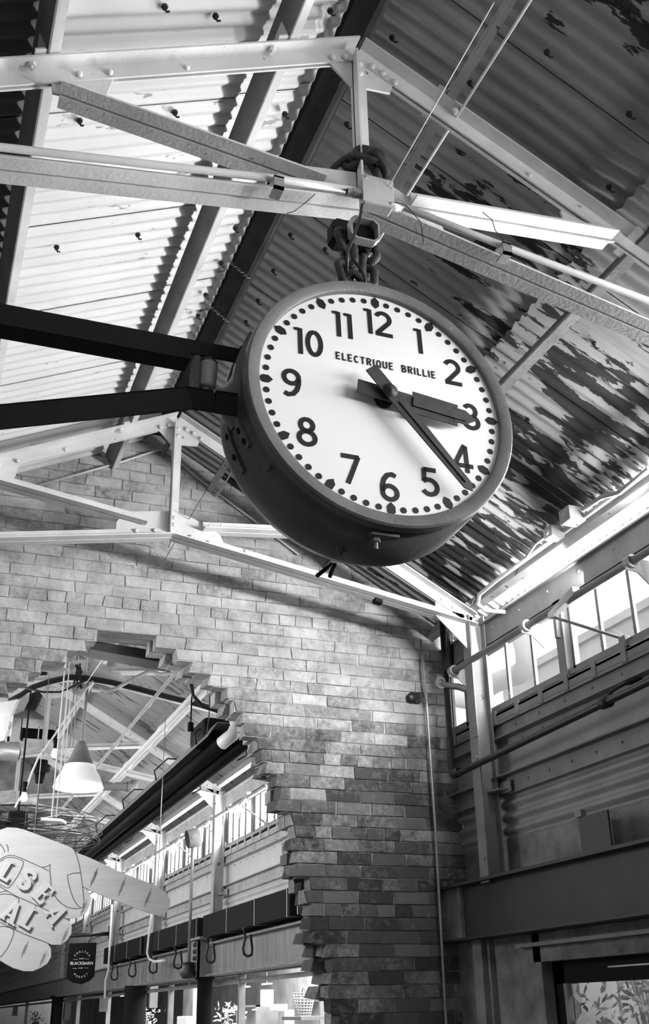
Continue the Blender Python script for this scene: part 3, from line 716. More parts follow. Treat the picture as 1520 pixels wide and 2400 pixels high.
# ------------------------------------------------------------------ right wall, near and far halls
def wall_run(y0, y1, clad, paint, gird, fluted=True):
    # flat panel, rails, corrugated apron, masonry strip
    b = MB(); b.box((EX+.02, y0, 1.10), (EX+.05, y1, 1.47)); struct(b.build('wall_right', clad))
    b = MB(); n = int((y1-y0)/.3)
    prof = []
    for i in range(33):
        z_ = 1.07-.25*i/32; prof.append((EX+.025-.012*math.cos(2*PI*(z_-.8)/.0677), z_))
    V = []; Fc = []
    for x, z_ in prof: V += [(x, y0, z_), (x, y1, z_)]
    for i in range(32): Fc.append((2*i, 2*i+1, 2*i+3, 2*i+2))
    b.add(V, Fc, True); struct(b.build('wall_right', clad))
    b = MB(); b.box((EX+.03, y0, .40), (EX+.10, y1, .83)); struct(b.build('wall_right', MASON if gird is GIRD else clad))
    # sill angle, notched strip, rail angle
    b = MB(); b.box((EX-.03, y0, 1.47), (EX+.05, y1, 1.482)); b.box((EX-.03, y0, 1.42), (EX-.022, y1, 1.482)); b.box((EX-.01, y0, 1.35), (EX+.0, y1, 1.43)); b.box((EX-.035, y0, 1.345), (EX+.03, y1, 1.353))
    b.box((EX-.02, y0, 1.50), (EX+.04, y1, 1.52)); b.box((EX-.032, y0, 1.437), (EX-.03, y1, 1.45))
    y = y0+.12
    while y < y1-.05:
        b.box((EX-.036, y, 1.425), (EX-.022, y+.035, 1.50)); b.rivet((EX-.01, y+.08, 1.39), (-1, 0, 0), .008); y += .245
    struct(b.build('trim_1', paint))
    b = MB(); b.box((EX-.05, y0, 1.135), (EX+.03, y1, 1.143)); b.box((EX-.004, y0, 1.045), (EX+.004, y1, 1.14))
    y = y0+.1
    while y < y1-.05: b.rivet((EX-.004, y, 1.09), (-1, 0, 0), .008); b.rivet((EX+.02, y+.06, 1.32), (-1, 0, 0), .008); y += .21
    struct(b.build('trim_2', paint))
    # head beam above the windows and pale eave board
    b = MB(); b.box((EX-.03, y0, 1.885), (EX-.02, y1, 2.03)); b.box((EX-.03, y0, 1.885), (EX+.06, y1, 1.893)); b.box((EX-.05, y0, 2.02), (EX-.02, y1, 2.03))
    y = y0+.2
    while y < y1-.05: b.rivet((EX-.03, y, 1.975), (-1, 0, 0), .009); y += .30
    struct(b.build('trim_3', paint))
    b = MB(); b.box((EX+.10, y0, 2.02), (EX+.104, y1, 2.13)); struct(b.build('eave_glazing', GLASS)); b = MB(); b.box((3.04, y0, 2.112), (3.06, y1, 2.120)); struct(b.build('trim_4', GREYP))
    # girder
    b = MB(); b.box((EX-.10, y0, .34), (EX-.09, y1, .62)); b.box((EX-.16, y0, .61), (EX+.1, y1, .625)); b.box((EX-.16, y0, .335), (EX+.1, y1, .347)); struct(b.build('trim_5', gird))
wall_run(-3.8, YW, CLAD, GREYP, GIRD)
wall_run(YW2, 45.9, CLADF, PAINT2, GIRDF)

# columns at the trusses
def column(y, M, label):
    t = thing('steel_column', label, 'column', (2.87, y, .63), 'riveted steel columns along the right wall')
    b = MB(); b.box((2.845, y-.045, .60), (2.853, y+.045, 2.07)); b.box((2.853, y-.004, .60), (2.94, y+.004, 2.07)); b.box((2.94, y-.045, .60), (2.948, y+.045, 2.07)); b.build('post', M, t)
    b = MB(); b.box((2.839, y-.06, 1.36), (2.846, y-.01, 1.42)); b.box((2.90, y-.13, 1.06), (2.965, y-.0, 1.068)); b.box((2.955, y-.16, 1.05), (2.963, y-.05, 1.11)); b.build('cleat', M, t)
    for z_ in (.72, 1.25, 1.39, 1.8): b = MB(); b.rivet((2.845, y-.022, z_), (-1, 0, 0), .011); b.build('rivet', M, t)
    return t
lab = ['column at the near truss, beyond the right edge', 'grey riveted column in the corner by the brick wall', 'first column seen through the broken brick opening', 'second column beyond the opening, between the far windows', 'third column beyond the opening, above the girder',
       'column carrying the banner arm, beyond the hand sign tip', 'sixth far column, behind the hand sign', 'farthest column at the lower left']
for y, l in zip(TY, lab): column(y, GREYP if y < 6 else PAINT2, l)

# windows
wn = [0]
def window(y0, y1, panes, M, z0=1.52, z1=1.885, tilt=0):
    wn[0] += 1
    fr = MB(); x0, x1 = EX, EX+(.03 if y0 < 6 else .012); t_ = .022
    fr.box((x0, y0, z0), (x1, y1, z0+t_)); fr.box((x0, y0, z1-t_), (x1, y1, z1)); fr.box((x0, y0, z0), (x1, y0+t_, z1)); fr.box((x0, y1-t_, z0), (x1, y1, z1))
    o = struct(fr.build('window_%d' % wn[0], M))
    for i in range(1, panes):
        y = y0+(y1-y0)*i/panes; mm_ = MB(); dd = .014 if y < 6 else .005; mm_.box((x0-.002, y-.010, z0+t_), (x0+dd, y+.010, z1-t_)); mm_.nut((x0-.002, y, z0+.05), (-1, 0, 0), .006, .005); mm_.build('mullion', M, o)
    g = MB(); g.box((x0+.006, y0+t_, z0+t_), (x0+.008, y1-t_, z1-t_)); g.build('window_pane', GLASS, o)
    return o
post = MB(); farpost = MB()
for yy in (-1.75, -.93, -.1, .72, 1.55): window(yy, yy+.72, 3, GREYP)
window(2.72, 3.54, 3, GREYP); window(3.60, 4.39, 3, GREYP); window(4.48, 5.30, 3, GREYP); window(5.50, 5.92, 2, GREYP)
for y in (3.57, 4.435): post.box((EX-.03, y-.035, 1.48), (EX+.05, y+.035, 1.90)); post.box((EX-.05, y-.012, 1.70), (EX-.03, y+.012, 1.86))
post.box((EX-.02, 5.29, 1.48), (EX+.05, 5.51, 1.90))
for y in (-.98, -.15, .67, 1.5, 2.5): post.box((EX-.03, y-.03, 1.48), (EX+.05, y+.03, 1.90))
struct(post.build('trim_6', GREYP))
ys = [YW2+.05]+TY[2:]
for a, c in zip(ys, ys[1:]+[24.4]):
    n = 3 if c-a > 2.5 else 2
    for i in range(n):
        w0 = a+.07+(c-a-.07)*i/n; w1 = a+(c-a)*(i+1)/n-.02
        window(w0, w1, 4, GREYP); farpost.box((EX-.01, w0-.06, 1.48), (EX+.012, w0-.0, 1.90))
struct(farpost.build('trim_7', GREYP))

# window operator shaft, brackets and rods
def operator(ya, yb, label, ybr, rods, M=GREYP, x=2.85, z=1.80, g='window opening shafts'):
    t = thing('window_shaft', label, 'shaft', (x, ya, z))
    b = MB(); b.tube([(x, ya, z), (x, yb, z)], .019, 12); b.build('shaft', M, t)
    for y in ybr:
        b = MB(); b.prism([(x-.03, z-.035), (x+.03, z-.045), (EX-.03, z-.11), (EX-.03, z+.02), (x+.03, z+.02), (x-.02, z-.0)], .006, 'y', y)
        b.lathe([(.032, -.02), (.032, .02), (.021, .02), (.021, -.02), (.032, -.02)], (x, y, z), (0, 1, 0), 16); b.build('bracket', PAINT2 if M is GREYP else M, t)
    for y in rods:
        b = MB(); b.hexa([(x-.02, y-.02, z-.0), (x+.02, y-.02, z), (x+.0, y+.20, z-.05), (x-.03, y+.20, z-.05), (x-.02, y-.02, z+.045), (x+.02, y-.02, z+.045), (x+.0, y+.20, z-.02), (x-.03, y+.20, z-.02)]); b.build('lever', PAINT, t)
        b = MB(); b.tube([(x-.01, y+.20, z-.035), (EX-.01, y-.19, 1.535)], .0075, 8); b.build('rod', M, t)
        b = MB(); b.box((EX-.03, y-.21, 1.50), (EX+.0, y-.16, 1.55)); b.build('pivot', M, t)
    return t
operator(-2.5, 5.45, 'grey window opening shaft under the bright eave, near hall', (5.42, 4.58, 3.66, 1.8), (4.12,))
operator(YW2+.1, 21, 'window opening shaft seen through the broken opening', [y for y in (6.8, 7.9, 9.0, 10.2, 11.6, 12.9, 14.2, 15.6, 17, 18.5)], [6.9, 8.3, 9.6, 10.9, 12.2, 13.6, 15.0, 16.4], PAINT2)
b = MB(); b.lathe([(.035, -.012), (.035, .012), (.022, .012), (.022, -.012), (.035, -.012)], (2.80, 5.50, 1.745), (0, 1, .1), 18); b.tube([(2.82, 5.5, 1.735), (2.90, 5.46, 1.72), (2.95, 5.42, 1.69)], .02, 8)
tag(b.build('shaft_bearing', GREYP), 'ring-ended bearing arm at the corner end of the shaft', 'bearing')

# sprinkler pipe
sp_ = thing('sprinkler_pipe', 'black sprinkler pipe dropping in the corner and running along the right wall', 'pipe', (2.84, 5.46, 1.22))
b = MB(); b.tube([(2.84, 5.50, 2.15), (2.84, 5.50, 1.23), (2.838, 5.47, 1.212), (2.84, 5.40, 1.207), (2.85, 3.2, 1.262), (2.85, -1, 1.33)], .0185, 12); b.build('pipe', DARKPIPE, sp_)
for (x, y, z_, ax2) in ((2.84, 5.455, 1.215, (0, 1, 0)), (2.85, 3.98, 1.243, (0, 1, 0))):
    b = MB(); b.lathe([(.02, -.03), (.028, -.028), (.028, .028), (.02, .03)], (x, y, z_), ax2, 14); b.build('fitting', DARKPIPE, sp_)
b = MB(); b.tube([(2.85, 3.98, 1.24), (2.87, 3.955, 1.29), (2.93, 3.93, 1.325), (3.0, 3.92, 1.33)], .010, 8); b.lathe([(.03, 0), (.03, .006), (0, .008)], (2.995, 3.92, 1.33), (-1, 0, 0), 18); b.build('wall_hanger', DARKPIPE, sp_)
# corner conduit
b = MB(); b.tube([at(985, 1500, Y=5.70), at(999, 1650, Y=5.70), at(1020, 1950, Y=5.70), at(1046, 2420, Y=5.70), (2.81, 5.70, -1.2)], .0085, 10)
tag(b.build('conduit', GALV), 'thin bright conduit running down the brick wall in the corner', 'conduit')
b = MB(); b.tube([at(1050, 1430, Y=5.6), at(1052, 1490, Y=5.6), at(1062, 1580, Y=5.62)], .02, 10); tag(b.build('conduit', DARKPIPE), 'short dark vertical pipe behind the heel of the truss by the corner', 'pipe')
b = MB(); p = at(962, 1636, Y=5.74); b.lathe([(.03, 0), (.03, .03), (.022, .034), (0, .036)], p, (0, -1, 0), 16); b.box((p.x+.02, 5.72, p.z-.03), (p.x+.055, 5.75, p.z+.03))
tag(b.build('bell_push', DARKPIPE), 'small round fitting on the brick wall beside the corner conduit', 'fitting')
b = MB(); b.tube([at(75, 1142, Y=5.73), at(280, 1084, Y=5.73), at(365, 1056, Y=5.73), at(378, 1055, Y=5.73), at(395, 1062, Y=5.73), at(470, 1125, Y=5.73), at(700, 1300, Y=5.73)], .0065, 8)
tag(b.build('conduit', WHITEP), 'thin pale conduit arching under the ridge on the brick gable', 'conduit')
# eave conduit with bend and boxes
b = MB(); b.tube([(2.80, -2, 2.115), (2.80, 4.75, 2.115), (2.80, 4.95, 2.105), (2.83, 5.03, 2.08), (2.88, 5.03, 2.04), (2.94, 4.93, 2.01)], .012, 10)
tag(b.build('conduit', PAINT), 'conduit along the lowest purlin bending round beside the bright eave', 'conduit')
for (u, v, s_, l_) in ((1340, 1210, 1, 'larger'), (1297, 1250, .82, 'smaller')):
    c = at(u, v, X=2.76); b = MB(); h = .045*s_
    b.box((c.x-h, c.y-h, c.z-h*.8), (c.x+h, c.y+h, c.z+h*.8)); o = b.build('junction_box', PAINT2, bevel=.004)
    tag(o, l_+' square electrical box under the peeling roof above the bright eave', 'box', 'eave electrical boxes')
    b = MB(); b.lathe([(.017*s_, 0), (.017*s_, .0015), (0, .0015)], (c.x-h, c.y, c.z), (-1, 0, 0), 16); b.build('knockout', PAINT, o)
b = MB(); b.tube([at(1275, 1262, X=2.74), at(1255, 1275, X=2.74), at(1240, 1295, X=2.76), at(1232, 1305, X=2.78)], .006, 8); tag(b.build('cable', GALV), 'short curved cable from the smaller eave box', 'cable')
b = MB(); b.tube([at(1365, 1195, X=2.74), at(1410, 1165, X=2.72), at(1450, 1155, X=2.74), at(1520, 1100, X=2.78)], .012, 8); tag(b.build('cable', PAINT2), 'wavy cable leaving the larger eave box to the right', 'cable')

# corner masonry, plate and door below the girder
b = MB(); b.box((2.93, YW-.36, FLOOR), (3.1, YW+.0, .60)); b.box((2.86, YW-.20, .34), (3.0, YW, .62)); b.box((2.90, 5.42, FLOOR), (3.0, 5.52, .34)); struct(b.build('trim_8', MASON))
b = MB(); b.box((EX-.02, 4.93, FLOOR), (3.16, 5.6, .34)); b.box((EX-.02, -3.8, .205), (3.16, 5.0, .34)); b.box((EX-.02, -3.8, FLOOR), (3.16, 3.6, .3)); struct(b.build('wall_right', MASON))
b = MB(); b.box((EX-.06, -3, .275), (EX-.0, 5.1, .292)); struct(b.build('trim_9', GREYP))
p0 = Vector((2.83, 4.08, .62)); b = MB(); b.box((2.84, 4.06, .625), (2.85, 4.29, .785)); b.box((2.85, 4.28, .625), (3.0, 4.29, .785)); o = tag(b.build('anchor_plate', GIRD), 'dark steel anchor plate on the masonry ledge of the right wall', 'plate')
b = MB(); b.box((2.83, 4.25, .785), (2.86, 4.30, .815)); b.build('lug', GREYP, o)
b = MB(); b.box((3.02, 3.70, FLOOR), (3.06, 3.90, .205)); b.box((3.02, 4.83, FLOOR), (3.06, 4.93, .205)); b.box((3.02, 3.7, .105), (3.06, 4.93, .205)); dr = struct(b.build('door_1', BLK))
b = MB(); b.box((3.03, 3.9, -1.6), (3.036, 4.83, .105)); b.build('door_glass', GLASS, dr)
b = MB(); b.box((3.0, 4.79, -1.6), (3.03, 4.815, .105)); b.build('door_bead', GREYP, dr)
b = MB(); b.box((3.012, 3.92, .16), (3.02, 4.45, .167)); b.build('door_trim', GALV, dr)
# chevron stickers on the glass
for i, pl in enumerate(([(1337, 2306), (1352, 2306), (1348, 2325), (1366, 2345), (1358, 2350), (1335, 2327)], [(1317, 2388), (1326, 2368), (1350, 2394), (1367, 2367), (1383, 2385), (1362, 2412), (1335, 2412)])):
    V = [at(u, v, X=3.027) for u, v in pl]; b = MB(); b.prism([(p.y, p.z) for p in V], .002, 'x', 3.026)
    b.build('glass_sticker', WHITEP, dr)['label'] = 'white chevron sticker'
# leafy plant outside the door glass
rl = random.Random(5)
pt = thing('potted_plant', 'leafy plant pressed close behind the dark-framed door glass', 'plant', (3.6, 4.9, -1.7))
b = MB()
for i in range(950):
    c = Vector((rl.uniform(3.4, 3.9), rl.uniform(4.45, 5.45), rl.uniform(-.45, .30)))
    d = Vector((rl.uniform(-1, 1), rl.uniform(-1, 1), rl.uniform(-1, .6))).normalized(); n = d.orthogonal().normalized(); n = (Matrix.Rotation(rl.uniform(0, 6.28), 3, d) @ n)
    s_ = d.cross(n); L2 = rl.uniform(.045, .075); w_ = L2*.22
    b.add([c, c+d*L2*.35+s_*w_+n*.004, c+d*L2*.7+s_*w_*.8, c+d*L2, c+d*L2*.7-s_*w_*.8, c+d*L2*.35-s_*w_+n*.004, c+d*L2*.5-n*.006], [(0, 1, 6), (1, 2, 6), (2, 3, 6), (3, 4, 6), (4, 5, 6), (5, 0, 6)])
b.build('foliage', LEAF, pt)
b = MB()
for i in range(14):
    x = rl.uniform(3.45, 3.7); y = rl.uniform(4.7, 5.1); b.tube([(x, y, -1.5), (x+rl.uniform(-.1, .1), y+rl.uniform(-.1, .1), -.5), (x+rl.uniform(-.15, .15), y+rl.uniform(-.15, .15), .3)], .006, 6)
b.build('stem', LEAF, pt)
b = MB(); b.lathe([(0, 0), (.2, 0), (.26, .35), (.24, .35), (.22, .3), (0, .3)], (3.6, 4.9, FLOOR), (0, 0, 1), 24); b.build('pot', MASON, pt)
# things outside the clerestory
b = MB(); b.tube([Vector((3.1, 6.2, 1.9)), at(1100, 1640, X=3.5), at(1160, 1600, X=3.7), at(1215, 1580, X=3.7), at(1232, 1560, X=3.7), at(1230, 1520, X=3.7), at(1216, 1480, X=3.7), at(1205, 1400, X=3.7)], .07, 14)
tag(b.build('vent_pipe', WHITEP), 'bent pale vent pipe outside the clerestory window by the corner', 'pipe')
b = MB(); b.box((7.6, 7.6, FLOOR), (8.0, 13.0, 4.15)); b.box((7.55, 7.6, 4.15), (8.0, 13.0, 4.25)); tag(b.build('neighbouring_building', CLADF), 'pale building wall outside the near clerestory windows', 'building')

# ------------------------------------------------------------------ far hall contents
# gable partition with dark openings, left behind the fourth truss
GY = 12.6
b = MB()
def pbox(mb, u0, v0, u1, v1, Y, t=.05):
    a = at(u0, v1, Y=Y); c = at(u1, v0, Y=Y); mb.box((a.x, Y, a.z), (c.x, Y+t, c.z))
pbox(b, -60, 1675, 52, 1760, GY); pbox(b, 52, 1675, 135, 1703, GY); pbox(b, 88, 1703, 93, 1735, GY); pbox(b, 52, 1735, 135, 1760, GY); pbox(b, 132, 1675, 190, 1760, GY)
struct(b.build('wall_partition', CLADF))
b = MB(); pbox(b, 50, 1700, 136, 1738, GY+.2, .02); struct(b.build('wall_partition', BLK))
b = MB(); pbox(b, 30, 1672, 190, 1680, GY-.06, .05); struct(b.build('trim_10', GREYP))
# brick-side lower far end panels
b = MB(); pbox(b, -80, 1780, 150, 1925, 14.5); struct(b.build('wall_partition', MASON))
# pendant lamp
PL = thing('pendant_lamp', 'large dome pendant lamp glowing, hung on a rod from the truss', 'lamp', (1.09, 8.0, 1.5))
px, pz = 1.088, 1.505
b = MB(); b.tube([(px+.01, 8.0, 2.30), (px, 8.0, 1.84)], .011, 8); b.build('rod', GREYP, PL)
b = MB(); b.lathe([(.012, .345), (.03, .335), (.045, .30), (.075, .22), (.098, .17), (.110, .165)], (px, 8, pz), (0, 0, 1), 32); b.build('cap', GREYP, PL)
b = MB(); b.lathe([(.110, .165), (.12, .13), (.15, .085), (.172, .035), (.178, 0), (.172, 0), (.14, .06), (.10, .15)], (px, 8, pz), (0, 0, 1), 40); b.build('lamp_shade', LAMPG, PL)
b = MB(); b.lathe([(.178, .012), (.180, 0), (.172, -.004), (0, .004)], (px, 8, pz), (0, 0, 1), 40); b.build('diffuser', LAMPW, PL)
l = bpy.data.lights.new('pendant_light', 'POINT'); l.energy = 14; l.shadow_soft_size = .12; lo = bpy.data.objects.new('pendant_light', l); lo.location = (px, 8, pz-.14); COL.objects.link(lo)
# small dark pendant and bulbs
t = thing('pendant_lamp', 'small black canopy pendant left of the glowing dome lamp', 'lamp', tuple(at(95, 1800, Y=9)))
p = at(95, 1800, Y=9); b = MB(); b.lathe([(.03, -.12), (.045, -.04), (.045, -.04), (.075, -.03), (.078, .02), (.055, .03), (.055, .06), (0, .06)], p, (0, 0, 1), 24); b.build('canopy', BLK, t)
b = MB(); q = at(84, 1935, Y=9); b.tube([p, (p.x, 9, q.z)], .008, 8); b.build('rod', DARKPIPE, t)
st_ = MB(); pts_ = [Vector((1.15, 8.0, 2.33))]+[at(u, v, Y=7.6) for u, v in ((198, 1620), (165, 1670), (140, 1705), (120, 1735), (90, 1775), (75, 1810), (60, 1850), (42, 1880), (35, 1893))]
st_.tube(pts_, .008, 6); tag(st_.build('string_light_cable', WHITEP), 'white festoon cable sagging down past the dome lamp', 'cable')
for (u, v, l_) in ((128, 1765, 'glowing festoon bulb just left of the dome lamp neck'), (56, 1868, 'glowing festoon bulb above the left end of the cage fan')):
    p = at(u, v, Y=7.6); t = thing('light_bulb', l_, 'bulb', tuple(p), 'festoon bulbs')
    b = MB(); b.lathe([(0, -.035), (.018, -.03), (.025, -.012), (.022, .008), (.014, .025), (.012, .035)], p, (0, 0, 1), 16); b.build('bulb', LAMPG, t)
    b = MB(); b.lathe([(.013, .03), (.013, .065), (.017, .07), (.017, .10), (0, .10)], p, (0, 0, 1), 12); b.build('socket', BLK, t)
# thin hanging rods
for (u0, v0, u1, v1, yy, M_, l_) in ((158, 1620, 138, 1800, 9.5, WHITEP, 'pair of thin pale hanging rods left of the dome lamp'), (172, 1640, 158, 1750, 10.0, GREYP, 'grey hanger strap left of the lamp rod'), (131, 1800, 122, 1915, 7.5, WHITEP, 'thin white drop rod carrying the square panel light')):
    p = at(u0, v0, Y=yy); q = at(u1, v1, Y=yy); p.z = roofz(p.x)+.12; b = MB(); b.tube([p, (p.x, yy, q.z)], .006, 6); b.tube([(p.x+.03, yy, p.z), (p.x+.03, yy, q.z)], .004, 6); tag(b.build('hanging_rod', M_), l_, 'rod')
# square panel light
p = at(126, 1928, Y=7.5); b = MB(); b.hexa([(p.x-.095, 7.42, p.z), (p.x+.03, 7.36, p.z-.012), (p.x+.09, 7.56, p.z+.003), (p.x-.03, 7.64, p.z+.014), (p.x-.095, 7.42, p.z+.018), (p.x+.03, 7.36, p.z+.006), (p.x+.09, 7.56, p.z+.02), (p.x-.03, 7.64, p.z+.032)])
tag(b.build('panel_light', WHITEP), 'small square white panel light hanging above the hand-shaped sign', 'lamp')
# spiral duct
t = thing('spiral_duct', 'shiny spiral air duct end at the left beside the truss', 'duct', tuple(at(0, 1768, Y=8.6)))
p = at(44, 1762, Y=8.6); q = at(-120, 1752, Y=8.6); b = MB(); b.tube([p, q], .072, 24); b.build('duct', GALV, t)
b = MB()
for i in range(6): c = p+(q-p)*(i*.17+.03); b.lathe([(.072, -.004), (.076, -.003), (.076, .003), (.072, .004)], c, (q-p)+Vector((0, .25, 0)), 24)
b.build('seam', GREYP, t)
# white board and narrow panel at far left edge
NB = thing('notice_board', 'white board with a narrow lettered panel at the left edge of the broken opening', 'board', tuple(at(10, 1700, Y=6.9)))
V = [at(u, v, Y=6.9) for u, v in ((-40, 1652), (27, 1642), (42, 1638), (26, 1676), (10, 1735), (-40, 1745))]; b = MB(); b.prism([(p.x, p.z) for p in V], .02, 'y', 6.9); b.build('board', LETW, NB)
V = [at(u, v, Y=6.86) for u, v in ((20, 1676), (32, 1676), (24, 1738), (14, 1738))]; b = MB(); b.prism([(p.x, p.z) for p in V], .03, 'y', 6.86); pn = b.build('panel', WHITEP, NB)
vs, fs = text_mesh('CITY MEAT', .021); p = at(22, 1710, Y=6.855); b = MB(); sa, ca = math.sin(1.46), math.cos(1.46)
b.add([(p.x+q.x*ca-q.y*sa, 6.857, p.z+q.x*sa+q.y*ca) for q in vs], fs); b.build('lettering', BLK, pn)
V = [at(u, v, Y=6.855) for u, v in ((17, 1726), (23, 1726), (22, 1738), (16, 1738))]; b = MB(); b.prism([(p.x, p.z) for p in V], .003, 'y', 6.856); b.build('black_square', BLK, pn)
# cage fan
fc = at(40, 1935, Y=8.6); FR = .62
FN = thing('cage_fan', 'large round wire-caged ceiling fan above the hand-shaped sign', 'fan', tuple(fc))
b = MB()
for r_ in [FR*(.25+.75*i/11) for i in range(12)]:
    b.tube([fc+Vector((r_*math.cos(a), r_*math.sin(a), -.02*(r_/FR)**2-.10)) for a in [2*PI*j/40 for j in range(40)]], .003, 4, True)
for zz, rr_ in ((0, FR), (-.05, FR*1.02), (-.10, FR), (.05, FR*.97), (.07, FR*.8), (.08, FR*.65)):
    b.tube([fc+Vector((rr_*math.cos(a), rr_*math.sin(a), zz)) for a in [2*PI*j/40 for j in range(40)]], .0035, 4, True)
for j in range(20):
    a = 2*PI*j/20; c_, s_ = math.cos(a), math.sin(a); b.tube([fc+Vector((FR*.2*c_, FR*.2*s_, .08)), fc+Vector((FR*.95*c_, FR*.95*s_, .05)), fc+Vector((FR*c_, FR*s_, -.10)), fc+Vector((FR*.25*c_, FR*.25*s_, -.10))], .003, 4)
b.build('cage', DARKPIPE, FN)
b = MB(); b.lathe([(.07, -.12), (.08, 0), (.07, .1), (0, .1)], fc, (0, 0, 1), 20); b.build('motor', BLK, FN)
for j in range(4):
    a = PI/2*j+.4; u_ = Vector((math.cos(a), math.sin(a), 0)); w_ = Vector((-math.sin(a), math.cos(a), .25)).normalized(); b = MB()
    b.hexa([fc+u_*.08-w_*.05, fc+u_*.5-w_*.09, fc+u_*.5+w_*.09, fc+u_*.08+w_*.05]+[v_+Vector((0, 0, .006)) for v_ in (fc+u_*.08-w_*.05, fc+u_*.5-w_*.09, fc+u_*.5+w_*.09, fc+u_*.08+w_*.05)]); b.build('blade', DARKPIPE, FN)
b = MB(); b.tube([fc, fc+Vector((0, 0, roofz(fc.x)+.1-fc.z))], .007, 8); b.build('down_rod', BLK, FN)
# radiant tube heater
H0 = Vector((1.83, 6.55, 1.62)); H1 = Vector((1.86, 13.6, 1.62))
RH = thing('radiant_heater', 'long black radiant tube heater running below the right slope beyond the opening', 'heater', tuple(H0))
b = MB(); b.tube([H0, H1], .048, 16); b.build('tube', BLK, RH)
b = MB(); b.tube([H0+Vector((.11, 0, -.03)), H1+Vector((.11, 0, -.03))], .04, 12); b.build('tube', BLK, RH)
b = MB(); P1 = [(-.13, .0), (-.07, .09), (.12, .09), (.2, -.02)]
for i in range(3):
    a_, c_ = P1[i], P1[i+1]; b.hexa([(H0.x+a_[0], H0.y+.1, H0.z+a_[1]), (H0.x+c_[0], H0.y+.1, H0.z+c_[1]), (H1.x+c_[0], H1.y, H1.z+c_[1]), (H1.x+a_[0], H1.y, H1.z+a_[1]),
        (H0.x+a_[0], H0.y+.1, H0.z+a_[1]+.005), (H0.x+c_[0], H0.y+.1, H0.z+c_[1]+.005), (H1.x+c_[0], H1.y, H1.z+c_[1]+.005), (H1.x+a_[0], H1.y, H1.z+a_[1]+.005)])
b.build('reflector', GREYP, RH)
for y in (6.95, 8.2, 9.5, 10.9, 12.3):
    b = MB(); b.tube([(1.70, y, 1.63), (1.68, y, 1.70), (1.78, y, 1.80), (1.92, y, 1.80), (2.03, y, 1.70), (2.05, y, 1.58), (1.98, y, 1.54)], .007, 6); b.build('hanger', DARKPIPE, RH)
b = MB(); b.box((1.72, 6.85, 1.66), (2.0, 7.25, 1.80)); b.build('burner_box', BLK, RH, bevel=.03)
b = MB(); b.tube([at(530, 1640, Y=6.5), at(548, 1672, Y=6.5), at(555, 1700, Y=6.5), at(545, 1722, Y=6.5), at(520, 1742, Y=6.6)], .043, 16); tag(b.build('flue_elbow', WHITEP), 'white curved flue elbow at the top end of the black heater', 'duct')
b = MB(); h_ = at(448, 1665, Y=6.6); b.tube([(h_.x, 6.6, zr(h_.x)+.12), h_, at(447, 1690, Y=6.6)], .005, 6); b.lathe([(.012, 0), (.02, -.01), (.02, -.06), (0, -.06)], at(447, 1692, Y=6.6), (0, 0, 1), 10); tag(b.build('hanging_plug', BLK), 'black plug socket dangling on its cord above the heater', 'socket')
b = MB(); h_ = at(490, 1672, Y=6.6); b.tube([(h_.x, 6.6, zr(h_.x)+.12), h_, at(488, 1695, Y=6.6), at(484, 1722, Y=6.8)], .004, 6); tag(b.build('cable', DARKPIPE), 'thin cable dropping to the top end of the heater', 'cable')
# parallel pipes under the right slope
for (x, z_, r_, M_, l_, ye) in ((1.72, 2.02, .026, WHITEP, 'white pipe running below the right slope, left of the heater', 18), (1.60, 2.20, .014, PAINT2, 'slim pale rail above the white pipe beyond the opening', 18)):
    b = MB(); b.tube([(x, YW2+.3, z_), (x, ye, z_)], r_, 12)
    y = YW2+.8
    while y < ye: b.lathe([(r_, -.05), (r_*1.3, -.04), (r_*1.3, .04), (r_, .05)], (x, y, z_), (0, 1, 0), 12); y += 1.4
    tag(b.build('pipe', M_), l_, 'pipe')
# dark stub pipe with elbow
b = MB(); b.tube([at(225, 1842, Y=10.3), at(300, 1844, Y=10.3), at(314, 1842, Y=10.3), at(316, 1830, Y=10.3)], .04, 14); b.lathe([(.05, -.01), (.05, .02)], at(300, 1844, Y=10.3), (1, 0, 0), 14)
tag(b.build('pipe', GREYP), 'dark elbowed pipe stub to the right of the dome lamp', 'pipe')
# cable bundle along the first far truss
Yc = 7.93
for off, rr_ in ((0, .016), (-.022, .010), (.018, .008)):
    Yc = 7.93-off*1.5
    b = MB(); b.tube([at(u, v+off*200, Y=Yc) for u, v in ((20, 1645), (45, 1632), (75, 1612), (110, 1600), (160, 1588), (200, 1590), (260, 1600), (330, 1617), (400, 1636), (460, 1650), (530, 1672))], rr_, 8)
    tag(b.build('cable', BLACK), {0: 'thickest black cable along the first truss beyond the opening', -.022: 'upper thin black cable along the first truss beyond the opening', .018: 'lower thin black cable along the first truss beyond the opening'}[off], 'cable', 'black cables on the far truss')
b = MB()
for i in range(7):
    a = i*.9; b.tube([at(182+6*math.cos(a), 1555+i, Y=7.9), at(186+7*math.sin(a), 1575, Y=7.88), at(182+10*math.cos(a*2), 1600, Y=7.87), at(180+14*math.sin(a*1.3), 1612+3*math.cos(a), Y=7.86), at(190-5*math.cos(a), 1600, Y=7.88)], .005, 5)
tag(b.build('coiled_cable', BLACK), 'coil of black cable tied to the truss above the dome lamp', 'cable')
b = MB(); b.tube([at(60, 1612, Y=7.8), at(100, 1622, Y=7.8), at(140, 1622, Y=7.8), at(170, 1610, Y=7.8), at(200, 1595, Y=7.8)], .008, 6); tag(b.build('cable', DARKPIPE), 'slack cable sagging left of the coil', 'cable')
b = MB(); pts_ = [at(u, v, Y=7.8) for u, v in ((215, 1618), (255, 1620), (275, 1612), (310, 1592), (345, 1575), (355, 1574), (375, 1580), (430, 1577), (450, 1578))]; b.tube(pts_, .014, 10)
